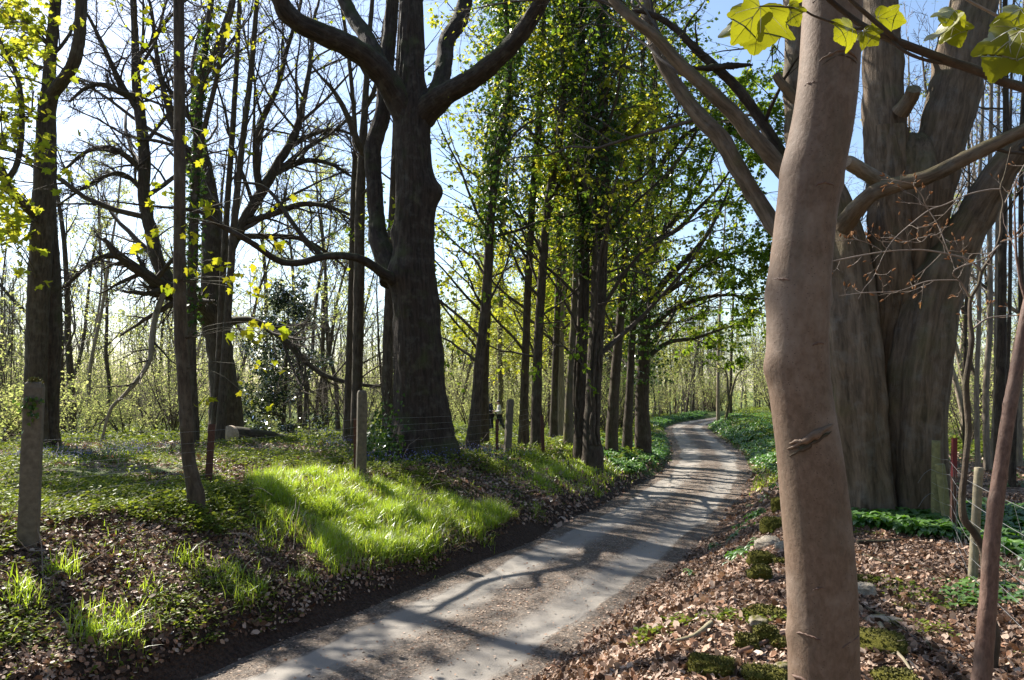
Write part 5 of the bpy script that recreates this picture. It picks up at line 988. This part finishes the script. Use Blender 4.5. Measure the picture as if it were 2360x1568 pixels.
def stone(u, v, w_, asp, moss, label, seed, name='mossy_stone', group=None, deep=.16):
    w_ = w_*1.1; asp = min(asp*1.1, 1.); p = gpx(u, v+w_*.25); r = w_*.5*p[1]/F; rt_, nu, nv = RNG(seed), 40, 24
    th = np.linspace(0, 2*PI, nu, endpoint=False)[None]; ph = np.linspace(.04, PI-.04, nv)[:, None]
    D = np.stack([np.cos(th)*np.sin(ph), np.sin(th)*np.sin(ph), np.cos(ph)+0*th], -1); D4 = np.sign(D)*np.abs(D)**.75
    rr = 1+.22*vnoise(D*1.6+seed*5, seed)+.12*vnoise(D*4+seed, seed+1)+.04*vnoise(D*14, seed+2)
    V = D4*rr[..., None]*np.array([r, r*rt_.uniform(.8, 1.2), r*asp]); a = rt_.uniform(0, 6); V[..., :2] = V[..., :2]@np.array([[math.cos(a*.1), -math.sin(a*.1)], [math.sin(a*.1), math.cos(a*.1)]])
    V[..., 2] += r*asp*(1-deep*1.6); i = np.arange(nv-1)[:, None]*nu; j = np.arange(nu)[None]; k = (j+1) % nu
    mb = MB(); mb.add(V, np.stack([i+nu+j, i+nu+k, i+k, i+j], -1).reshape(-1, 4), np.broadcast_to(np.array([moss, 0, 0]), V.shape)); mb.add(V[0], np.arange(nu)[None], np.broadcast_to(np.array([moss, 0, 0]), V[0].shape))
    ob = mb.build(name, M_STONE); ob.location = (p[0], p[1], zt(p[0], p[1])); tag(ob, label, 'stone', group)
    if moss > .1:   # fine moss fronds on top
        n = int(500*min(1, (w_/50)**2))+60; q = rt_.uniform(0, nu*nv*.55, n).astype(int); C = V.reshape(-1, 3)[q]; mb = MB(); Nn = norm(D.reshape(-1, 3)[q])
        leaves(mb, C-Nn*.002, Nn+.7*rt_.normal(size=(n, 3)), rdir(n, rt_), .016*rt_.uniform(.5, 1.3, n), 'quad'); mb.build('moss', M_MOSS, ob, False)['kind'] = 'stuff'
    return ob
g_ = 'mossy stones of the tumbled wall by the lane'
for k, a in enumerate([(1795, 1172, 34, .9, .25, 'small upright mossy stone, farthest of the tumbled wall by the lane'), (1781, 1217, 46, .7, .2, 'mossy stone second from the far end of the tumbled wall'), (1757, 1292, 56, .55, .2, 'moss capped stone above a dark hollow halfway along the tumbled wall'), (1750, 1328, 48, .7, .15, 'dark mossy stone under the moss capped one of the tumbled wall'), (1802, 1300, 32, .6, .15, 'mossy stone touching the left side of the smooth trunk'), (1770, 1252, 50, .5, -.25, 'pale rubble stone with little moss in the tumbled wall'), (1806, 1262, 34, .6, -.2, 'pale rubble stone close to the smooth trunk'), (1765, 1407, 85, .3, .3, 'flat mossy slab spread beside the smooth trunk'), (1748, 1444, 42, .7, .02, 'stone with a pale bare top and moss below'), (1766, 1474, 54, .75, .25, 'round dark mossy stone beside the pale topped stone'), (1722, 1490, 52, .7, .15, 'blunt mossy stone on the lane side of the round one'), (1640, 1536, 88, .4, .25, 'wide mossy stone nearest the lane at the bottom of the picture'), (1806, 1492, 48, .6, .2, 'mossy stone tucked against the foot of the smooth trunk'), (1764, 1560, 90, .4, .2, 'broad mossy stone cut by the bottom edge of the picture'), (1808, 1545, 46, .6, .05, 'brown stone with patchy moss left of the smooth trunk at the bottom'),
     (1994, 1372, 44, .85, -.4, 'pale squarish stone right of the smooth trunk'), (1992, 1330, 60, .25, .25, 'low moss cushion above the pale squarish stone'), (2082, 1396, 60, .22, .3, 'long low moss cushion in the leaves right of the pale stone'), (2024, 1466, 120, .28, .3, 'large flat mossy stone right of the smooth trunk'), (2062, 1558, 95, .3, .2, 'mossy stone at the bottom right of the smooth trunk'), (2026, 1152, 30, .9, .3, 'golden moss lump at the foot of the great beech'), (2046, 1158, 22, .9, .3, 'small moss lump beside the golden one at the beech foot'), (2160, 1410, 18, .5, .3, 'tiny green moss ball in the leaf litter at lower right'), (2040, 1425, 70, .25, -.02, 'half buried brown stone between two moss patches')]):
    stone(*a, 1000+k, group=None)
# sticks among the leaves at lower right
for k, (pts, r, lb) in enumerate([([(2028, 1458), (2046, 1490), (2062, 1520), (2084, 1545), (2100, 1570)], .011, 'pale forked stick lying beside the large flat mossy stone'), ([(1998, 1420), (2040, 1440), (2080, 1468), (2120, 1480), (2150, 1520)], .008, 'dark thin stick crossing the leaves right of the smooth trunk'), ([(1976, 1265), (2010, 1263), (2045, 1262), (2075, 1258)], .016, 'dark straight stick below the wild garlic'), ([(1705, 1528), (1760, 1505), (1795, 1488), (1830, 1476)], .012, 'reddish stick leaning on the foot of the smooth trunk'), ([(1640, 1460), (1600, 1490), (1560, 1500)], .014, 'short stub of pale wood near the lane edge'), ([(2150, 1330), (2100, 1322), (2040, 1310), (1990, 1290)], .009, 'thin twig on the sunlit leaves below the wire fence')]):
    p = np.array([gpx(*q) for q in pts]); r *= 1.35; p[:, 2] += r*1.2+.04; rt = empty('stick', p[0], lb, 'stick'); mb = MB(); rr = r*np.linspace(1, .5, len(p)); bigtube(mb, p, rr, 8, .03, .12, seed=k); part(mb, 'stem', B_PALE if k in (0, 4) else B_SAP if k == 3 else B_THIN, rt)
    if k in (0, 1): lv = ramify([(p, rr)], RNG(k), [(3, .3, .8, .7, .35, .6, 5, .15, .02)], .003); 
    if k in (0, 1):
        for q in range(3): mb = MB(); tubes(mb, lv[0][0][q:q+1], lv[0][1][q:q+1], 5); part(mb, 'twig', B_PALE if k == 0 else B_THIN, rt)

# ------------------------------------------------------------------ right hand saplings
rng = RNG(1100); Y = 3.6
P, R = trace([(2262, 1600, 42), (2266, 1530, 40), (2273, 1440, 38), (2280, 1350, 36), (2284, 1270, 35), (2291, 1200, 33), (2301, 1120, 31), (2312, 1040, 30), (2326, 950, 29), (2340, 870, 28), (2352, 800, 27), (2364, 730, 25), (2390, 600, 22), (2420, 400, 18), (2440, 200, 14)], Y)
rs_ = root_of('sapling', P[0], 'smooth reddish brown sapling leaning right at the right edge', 'sapling'); P, R = sink(P, R, .25)
mb = MB(); bigtube(mb, P, R, 24, .025, .04, 1., seed=61, knots=[(px(2284, 1160, Y), .03, .006), (px(2318, 930, Y), .025, .006), (px(2330, 900, Y), .02, .004), (px(2342, 836, Y), .02, .004)]); part(mb, 'trunk', B_SAP, rs_)
lv = ramify([(P[10:], R[10:])], rng, [(4, .2, 1, .8, .5, .4, 6, .14, .05), (3, .3, 1, .8, .4, .5, 5, .14, 0)], .003); put(lv, rs_, B_SAP)
Y = 4.5; rng = RNG(1101)
P, R = trace([(2286, 1590, 24), (2288, 1540, 21), (2294, 1460, 20), (2272, 1390, 17), (2270, 1330, 16), (2266, 1270, 17), (2245, 1228, 17), (2222, 1196, 17), (2217, 1150, 15), (2222, 1100, 13), (2229, 1030, 13), (2232, 980, 14), (2226, 890, 14), (2234, 830, 12), (2240, 780, 12), (2236, 740, 9), (2237, 690, 8.5), (2257, 652, 8), (2263, 625, 8), (2286, 590, 7), (2305, 545, 6.5), (2308, 496, 6), (2313, 466, 5), (2306, 434, 4), (2316, 400, 3), (2330, 340, 2.5)], Y)
tw_ = root_of('beech_sapling', P[0], 'thin crooked beech sapling with bronze buds in front of the great beech', 'sapling'); P, R = sink(P, R, .25)
mb = MB(); bigtube(mb, P, R, 12, .025, .06, seed=62); part(mb, 'trunk', B_THIN, tw_)
TW = [[(2262, 625, 6, 0), (2234, 600, 4.5, -.03), (2190, 587, 4, -.06), (2131, 577, 3.5, -.1), (2087, 577, 3.2, -.15), (2035, 581, 3, -.2), (1975, 591, 3.5, -.25), (1912, 604, 3, -.3)],
      [(2306, 436, 4, 0), (2277, 438, 3.5, -.05), (2226, 450, 3.2, -.1), (2178, 472, 3, -.15), (2143, 484, 2.8, -.2), (2107, 510, 2.6, -.25), (2061, 551, 2.3, -.3), (2037, 587, 2.1, -.33), (2013, 639, 2, -.36), (1992, 664, 1.7, -.4), (1978, 690, 1.4, -.4)],
      [(2306, 563, 4, 0), (2275, 592, 3.5, -.1), (2250, 604, 3.2, -.15), (2215, 615, 3.2, -.2), (2196, 630, 3.6, -.22), (2215, 652, 4, -.1), (2234, 684, 4.5, 0)],
      [(2208, 646, 3, -.15), (2170, 646, 2.6, -.2), (2131, 650, 2.4, -.25), (2071, 671, 2.2, -.3), (1994, 675, 2, -.35), (1934, 682, 1.4, -.4)],
      [(2143, 488, 2.6, -.2), (2132, 470, 2.4, -.22), (2126, 453, 2.3, -.25), (2108, 430, 2.1, -.28), (2095, 422, 2, -.3), (2061, 416, 1.8, -.32), (2032, 414, 1.2, -.34)],
      [(2143, 488, 2.4, -.2), (2162, 520, 2.2, -.22), (2179, 563, 2, -.25), (2191, 592, 1.8, -.25), (2200, 620, 1.3, -.28)],
      [(2310, 480, 4, 0), (2330, 440, 3, .1), (2352, 395, 2.4, .2), (2385, 340, 1.8, .3)], [(2240, 760, 5, 0), (2275, 735, 4, .1), (2320, 728, 3.2, .1), (2365, 726, 2.6, .1), (2400, 715, 2, .1)],
      [(2300, 560, 3, 0), (2345, 545, 2.4, .1), (2370, 520, 2, .1)], [(2035, 581, 2, -.2), (2012, 566, 1.7, -.2), (1975, 553, 1.5, -.22), (1925, 556, 1.2, -.24)], [(2190, 587, 2.2, -.06), (2160, 545, 2.1, -.1), (2142, 541, 2, -.12), (2125, 557, 1.6, -.15), (2100, 558, 1.4, -.16), (2050, 545, 1, -.2)]]
paths = []
for pts in TW:
    p, r = trace(pts, Y); m2 = MB(); bigtube(m2, p, r, 6, .02, .05, seed=len(paths)); part(m2, 'branch', B_TWIGP, tw_); paths.append((p, r))
lv = ramify(paths, rng, [(7, .15, .97, .85, .22, .6, 7, .16, .06), (2, .4, 1, .7, .45, .7, 5, .18, .05)], .002)
put(lv, tw_, B_TWIGP, 'sprays', (4, 3)); mb = MB(); nb = 0
for (p, r, l) in lv:
    e = p[:, -1]; d = norm(p[:, -1]-p[:, -2]); n = len(e); k = rng.uniform(size=n) < .75; e, d = e[k], d[k]; n = len(e)
    bp_ = np.stack([e+d*(.026*t) for t in (0, .3, .65, 1)], 1); br_ = np.array([.0016, .0042, .0036, .0005])[None]*rng.uniform(.8, 1.3, (n, 1))
    for q in range(n):
        if nb < 95: m2 = MB(); tubes(m2, bp_[q:q+1], br_[q:q+1], 6); part(m2, 'bud', L_BUD, tw_); nb += 1
        else: tubes(mb, bp_[q:q+1], br_[q:q+1], 6)
    q = rng.uniform(size=n) < .12; leaves(mb, e[q], d[q]-np.array([0, 0, .4]), rdir(int(q.sum()), rng), .04, 'oval')
part(mb, 'buds', L_BUD, tw_)['kind'] = 'stuff'

# ------------------------------------------------------------------ sycamore branch hanging in at the top right
rng = RNG(1200); Y = 1.65; gb = px(2600, 290, 1.75)
P, R = trace([(2640, 300, 27, .25), (2480, 245, 25, .15), (2360, 203, 23, .05), (2313, 189, 22), (2255, 164, 21), (2182, 140, 21), (2109, 112, 20), (2051, 90, 19), (1993, 62, 15), (1949, 31, 13), (1905, -6, 12, -.02), (1860, -50, 10, -.04)], Y)
ob_ = empty('sycamore_branch', P[0], 'dark sycamore branch with young lobed leaves reaching in at the top right', 'branch')
mb = MB(); bigtube(mb, P, R, 14, .012, .05, seed=71); part(mb, 'stem', B_DARK, ob_)
for pts in [[(2070, 97, 13), (2045, 74, 12, -.02), (2001, 36, 11, -.03), (1958, -2, 10, -.04), (1930, -40, 8, -.05)], [(1990, 66, 8), (1960, 66, 7, -.03), (1929, 55, 6.5, -.05), (1876, 37, 5, -.08), (1847, 22, 4.5, -.1), (1789, 15, 4, -.12), (1751, 15, 3.5, -.13)], [(2055, 96, 8, -.01), (2090, 122, 8, -.02), (2130, 138, 7.5, -.02), (2170, 146, 7, 0), (2200, 146, 6, .01)]]:
    p, r = trace(pts, Y); mb = MB(); bigtube(mb, p, r, 9, .01, .05, seed=len(pts)); part(mb, 'twig', B_DARK, ob_)
p, r = trace([(2440, 120, 9, .1), (2345, 62, 8), (2320, 48, 8), (2278, 26, 7), (2226, -2, 6, -.02), (2190, -30, 5)], Y); mb = MB(); bigtube(mb, p, r, 9, .01, .05, seed=4)
wt = empty('twig', p[0], 'pale twig with big drooping leaves at the top right corner', 'twig'); part(mb, 'stem', B_TWIGP, wt)
def toothed():
    half = [(.10, -.06), (.24, -.10), (.30, .0), (.46, .0), (.50, .08), (.62, .12), (.55, .2), (.57, .28), (.44, .32), (.50, .42), (.60, .46), (.64, .58), (.72, .70), (.58, .70), (.54, .78), (.44, .70), (.34, .66), (.26, .60), (.27, .72), (.20, .78), (.18, .88), (.08, .93)]
    return half
def serrate(key, amp, per):
    out = []
    for a, b in zip(key[:-1], key[1:]):
        a, b = np.array(a), np.array(b); d = b-a; L = np.linalg.norm(d); n = max(1, int(L/per)); nn = np.array([d[1], -d[0]])/max(L, 1e-6)
        for q in range(n): out += [tuple(a+d*q/n), tuple(a+d*(q+.7)/n+nn*amp)]
    return out+[tuple(key[-1])]
HALF = serrate([(.06, -.03), (.2, -.1), (.38, -.08), (.52, .03), (.5, .15), (.46, .25), (.55, .34), (.64, .46), (.68, .6), (.56, .62), (.44, .6), (.4, .66), (.3, .79), (.14, .9), (.03, .985)], .022, .09)
def bigleaf(root, bu, bv, tu, tv_, Y, wid, seed, tilt=.35, mat=None, dY=.02):
    mat = mat or L_BIG
    rg = RNG(seed); b = px(bu, bv, Y); t = px(tu, tv_, Y-dY); A = t-b; L = np.linalg.norm(A); A = A/L; view = norm(EYE-b); Nn = norm(view+tilt*rg.normal(size=3)); X = norm(np.cross(A, Nn)); Z = np.cross(X, A)
    mb = MB()
    for sg in (1, -1):
        O = np.array([(0, 0)]+HALF+[(0, 1)])
        # fan rings from the midrib to the outline so that the blade can curl
        mid = np.stack([np.zeros(len(O)), O[:, 1].clip(0, 1)*.92], 1); rows = []
        for q in (0, .35, .7, 1.):
            xy = mid+(O-mid)*q; x = xy[:, 0]*wid; y = xy[:, 1]; z = -.55*x*x-.3*y*y+.05*np.sin(9*y+3*x+seed)*q*x*2+.12*x
            rows.append(b+L*(sg*x[:, None]*X+y[:, None]*A+z[:, None]*Z))
        V = np.concatenate(rows); n = len(O); i = np.arange(3)[:, None]*n; j = np.arange(n-1)[None]; mb.add(V, np.stack([i+j, i+j+1, i+n+j+1, i+n+j], -1).reshape(-1, 4))
    ob = part(mb, 'leaf', mat, root); vb = MB()
    for (ex, ey) in [(0, .97), (.6, .56), (-.6, .56), (.45, .04), (-.45, .04), (.3, .7), (-.3, .7)]:
        t = np.linspace(0, 1, 6); x0, y0 = (0, .3) if abs(ex) == .3 else (0, .02); x = (x0+(ex-x0)*t)*wid; y = y0+(ey-y0)*t; z = -.55*x*x-.3*y*y+.12*np.abs(x)-.004
        p = b+L*(x[:, None]*X+y[:, None]*A+z[:, None]*Z); tubes(vb, p[None], (L*.009*np.linspace(1, .35, 6))[None], 4)
    v_ = vb.build('veins', V_LEAF); v_.parent = ob; v_.data.transform(__import__('mathutils').Matrix.Translation(-root.location)); return ob
for k, a in enumerate([(1752, 15, 1741, 108, 1.55, 1.15), (1752, 15, 1700, 88, 1.53, .7), (1815, 15, 1838, 52, 1.55, .8), (1965, 64, 1935, 86, 1.6, 1.1), (1990, 72, 2022, 98, 1.62, .9), (2020, 40, 2090, 50, 1.66, .75), (2192, 48, 2170, 104, 1.6, .85), (2192, 46, 2208, 100, 1.62, .8), (2200, 24, 2182, 48, 1.6, 1.1), (1820, 0, 1850, -20, 1.6, 1.)]):
    bigleaf(ob_, *a[:6], seed=k)
for k, a in enumerate([(2340, 62, 2292, 165, 1.5, .7), (2350, 70, 2364, 165, 1.48, .95), (2352, 20, 2330, 80, 1.55, .8)]): bigleaf(wt, *a[:6], seed=40+k)

# ------------------------------------------------------------------ the two walkers
SKIN = plain('skin', (.45, .27, .2), .6, nscale=8, var=.08, bump=0.)
def cloth(n, c): return plain(n, c, .85, nscale=25, var=.25, bump=.3)
def skinmesh(name, nodes, edges, root_i, mat, parent, sub=2):
    """one continuous skin grown over a skeleton: nodes [(x,y,z,rx,ry)]"""
    me = bpy.data.meshes.new(name); me.from_pydata([n[:3] for n in nodes], edges, []); me.materials.append(mat)
    ob = bpy.data.objects.new(name, me); col.objects.link(ob); ob.parent = parent
    md = ob.modifiers.new('skin', 'SKIN'); md.use_smooth_shade = True
    for i, n in enumerate(nodes):
        sv = me.skin_vertices[0].data[i]; sv.radius = (n[3], n[4] if len(n) > 4 else n[3]); sv.use_root = (i == root_i)
    if sub: s2 = ob.modifiers.new('sub', 'SUBSURF'); s2.levels = sub; s2.render_levels = sub
    return ob
def person(u, v, Y, H, label, J, jacket, trousers, hairm, rz=0., hair_long=False):
    p = px(u, v, Y); p[2] = zt(p[0], p[1]); rt = empty('person', p, label, 'person'); rt.rotation_euler = (0, 0, rz); rt.scale = (H/1.72,)*3
    g = J; mid = lambda a, b, t=.5: tuple(np.array(a)+(np.array(b)-np.array(a))*t)
    n = []; e = []; ix = {}
    def add(k, pt, r, r2=None, pr=None):
        ix[k] = len(n); n.append((*pt, r, r2 or r))
        if pr is not None: e.append((ix[pr], ix[k]))
    add('pel', g['pel'], .09, .075); add('waist', g['waist'], .095, .08, 'pel'); add('chest', g['chest'], .13, .1, 'waist'); add('neck0', g['neck'], .075, .07, 'chest'); add('neck', mid(g['neck'], g['head'], .35), .055, .055, 'neck0')
    add('jaw', mid(g['neck'], g['head'], .6), .065, .075, 'neck'); add('head', g['head'], .08, .095, 'jaw'); add('crown', g['crown'], .06, .075, 'head')
    for s in 'LR':
        add('sh'+s, g['sh'+s], .062, None, 'chest'); add('el'+s, g['el'+s], .044, None, 'sh'+s); add('wr'+s, g['wr'+s], .03, None, 'el'+s)
        W, E_ = np.array(g['wr'+s]), np.array(g['el'+s]); d = norm(W-E_); up = np.array([0, 0, 1.]); sd = norm(np.cross(d, up)); up = np.cross(sd, d)
        add('pm'+s, W+d*.07, .034, .022, 'wr'+s)
        for f, (o, l) in enumerate([(-.026, .07), (-.009, .08), (.009, .075), (.026, .058)]):
            b = W+d*.1+sd*o; add('f%d'%f+s, b, .0095, None, 'pm'+s); add('g%d'%f+s, b+d*l*.55-up*.012, .0085, None, 'f%d'%f+s); add('h%d'%f+s, b+d*l*.8-up*.035, .0075, None, 'g%d'%f+s)
        add('t0'+s, W+d*.04+sd*.035*(1 if s == 'L' else -1)+up*.01, .011, None, 'pm'+s); add('t1'+s, W+d*.085+sd*.05*(1 if s == 'L' else -1)+up*.012, .0095, None, 't0'+s)
        add('hip'+s, g['hip'+s], .07, None, 'pel'); add('kn'+s, g['kn'+s], .062, None, 'hip'+s); add('an'+s, g['an'+s], .042, None, 'kn'+s); add('toe'+s, g['toe'+s], .04, .032, 'an'+s)
    skinmesh('body', n, e, 0, SKIN, rt)
    up_ = ['pel', 'waist', 'chest', 'neck0', 'shL', 'elL', 'wrL', 'shR', 'elR', 'wrR']; R_ = {'pel': (.165, .135), 'waist': (.155, .13), 'chest': (.18, .14), 'neck0': (.09, .085), 'sh': (.08, .08), 'el': (.062, .062), 'wr': (.045, .045)}
    def sub(keys, R2, name, mat):
        m = {k: i for i, k in enumerate(keys)}; nn = [(*n[ix[k]][:3], *(R2.get(k) or R2[k[:-1]])) for k in keys]; inv = {v: k for k, v in ix.items()}
        ee = [(m[inv[a]], m[inv[b]]) for a, b in e if inv[a] in m and inv[b] in m]; return skinmesh(name, nn, ee, 0, mat, rt)
    sub(up_, R_, 'jacket', jacket)
    sub(['pel', 'hipL', 'knL', 'anL', 'hipR', 'knR', 'anR'], {'pel': (.15, .125), 'hip': (.112, .112), 'kn': (.078, .078), 'an': (.058, .058)}, 'trousers', trousers)
    for s in 'LR':
        a, t = np.array(g['an'+s]), np.array(g['toe'+s]); d = norm(t-a); skinmesh('shoe', [(*(a+np.array([0, 0, -.01])-d*.02), .055, .06), (*(a+(t-a)*.5), .05, .048), (*(t+d*.03), .042, .034)], [(0, 1), (1, 2)], 0, M_SHOE, rt, 2)
    h = np.array(g['head']); c = np.array(g['crown']); a = norm(c-h); f = np.array(g['face']); f = norm(f-a*np.dot(f, a)); sd = np.cross(f, a)
    # face: nose, eyes, mouth, ears
    def blob(name, ctr, rx, ry, rz_, mat):
        nu, nv = 12, 8; th = np.linspace(0, 2*PI, nu, endpoint=False)[None]; ph = np.linspace(.05, PI-.05, nv)[:, None]
        D = np.stack([np.cos(th)*np.sin(ph), np.sin(th)*np.sin(ph), np.cos(ph)+0*th], -1); V = ctr+D[..., :1]*rx*f+D[..., 1:2]*ry*sd+D[..., 2:]*rz_*a
        i = np.arange(nv-1)[:, None]*nu; j = np.arange(nu)[None]; k = (j+1) % nu; mb = MB(); mb.add(V, np.stack([i+nu+j, i+nu+k, i+k, i+j], -1).reshape(-1, 4)); return mb.build(name, mat, rt)
    blob('nose', h+f*.1-a*.02, .022, .014, .026, SKIN); blob('mouth', h+f*.088-a*.065, .01, .022, .007, M_LIP)
    for q in (1, -1): blob('eye', h+f*.086+sd*.03*q+a*.012, .011, .013, .009, M_EYE); blob('ear', h+sd*.085*q-a*.005, .02, .012, .032, SKIN)
    blob('hair', h+a*.05-f*.022, .105, .095, .085, hairm)
    if hair_long: blob('hair', h-a*.05-f*.075, .04, .075, .1, hairm)
    return rt
M_SHOE = cloth('shoe_leather', (.03, .025, .02)); M_LIP = cloth('lip', (.3, .1, .09)); M_EYE = plain('eye', (.05, .04, .04), .2, nscale=5, bump=0.)
# woman facing picture left (-x), mid stride, forearms raised in front of her
JW = dict(pel=(0, 0, .95), waist=(-.01, 0, 1.1), chest=(-.02, 0, 1.32), neck=(-.03, 0, 1.46), head=(-.06, 0, 1.6), crown=(-.06, 0, 1.68), face=(-1, -.15, -.25),
          shL=(-.02, .18, 1.4), elL=(.02, .22, 1.14), wrL=(-.24, .14, 1.16), shR=(.0, -.18, 1.4), elR=(.05, -.22, 1.13), wrR=(-.22, -.12, 1.1),
          hipL=(-.02, .09, .88), knL=(-.12, .09, .48), anL=(-.06, .08, .09), toeL=(-.22, .09, .04), hipR=(.02, -.09, .88), knR=(.1, -.09, .5), anR=(.3, -.09, .17), toeR=(.2, -.09, .045))
person(1151, 996, 40.5, 1.68, 'woman in a pale grey cardigan and dark trousers walking behind the fence', JW, cloth('pale_cardigan', (.72, .69, .67)), cloth('dark_trousers', (.02, .02, .026)), plain('dark_hair', (.03, .02, .015), .5, nscale=30, bump=.3), 0, True)
JM = dict(pel=(0, 0, .97), waist=(-.01, 0, 1.12), chest=(-.05, 0, 1.35), neck=(-.1, 0, 1.48), head=(-.17, 0, 1.58), crown=(-.2, 0, 1.66), face=(-.9, -.3, -.6),
          shL=(-.07, .2, 1.43), elL=(-.02, .25, 1.15), wrL=(-.26, .14, 1.14), shR=(-.05, -.2, 1.43), elR=(.02, -.25, 1.14), wrR=(-.24, -.12, 1.1),
          hipL=(0, .09, .9), knL=(-.04, .1, .49), anL=(0, .1, .09), toeL=(-.17, .11, .04), hipR=(0, -.09, .9), knR=(.02, -.1, .49), anR=(.06, -.1, .09), toeR=(-.1, -.12, .04))
person(1132, 994, 41, 1.76, 'man in dark navy clothes with grey hair standing half behind a trunk', JM, cloth('navy_jacket', (.012, .016, .035)), cloth('black_trousers', (.01, .01, .016)), plain('grey_hair', (.45, .43, .4), .6, nscale=30, bump=.3), .25)

# ------------------------------------------------------------------ unseen wood added behind and beside the camera to block sky light
rng = RNG(1300); mb = MB(); n = 90; az = rng.uniform(math.radians(55), math.radians(292), n); d = rng.uniform(9, 34, n); x, y = d*np.sin(az), d*np.cos(az); k = (np.abs(x-(xc(y))) > 3) & ~((az > math.radians(268)) & (d < 16)); x, y = x[k], y[k]; n = len(x)
H = rng.uniform(11, 18, n); dd = norm(np.stack([.06*rng.normal(size=n), .06*rng.normal(size=n), np.ones(n)], -1)); st = np.stack([x, y, terrain(x, y)-.3], -1)
A = st[:, None]+dd[:, None]*(H[:, None]*np.linspace(0, 1, 8)[None])[..., None]+.08*rng.normal(size=(n, 8, 3)); B = rng.uniform(.1, .25, n)[:, None]*np.linspace(1, .2, 8)[None]
lv = ramify([(a, b_) for a, b_ in zip(A, B)], rng, [(16, .12, 1, .8, .28, .4, 6, .14, .03), (6, .1, 1, .8, .5, .5, 4, .16, 0)], .012)
tubes(mb, A, B, 7, 0)
for (p, r, l) in lv: tubes(mb, p, r, 3, 1)
twigleaves(mb, lv[1][0], 5, .3, 'diamond', rng, jit=.25, m=2)
tag(mb.build('woodland', [B_DARK, B_TWIG, L_IVY], smooth=False), 'leafy wood closing in behind the viewer on the lane side', 'woodland', kind='stuff')
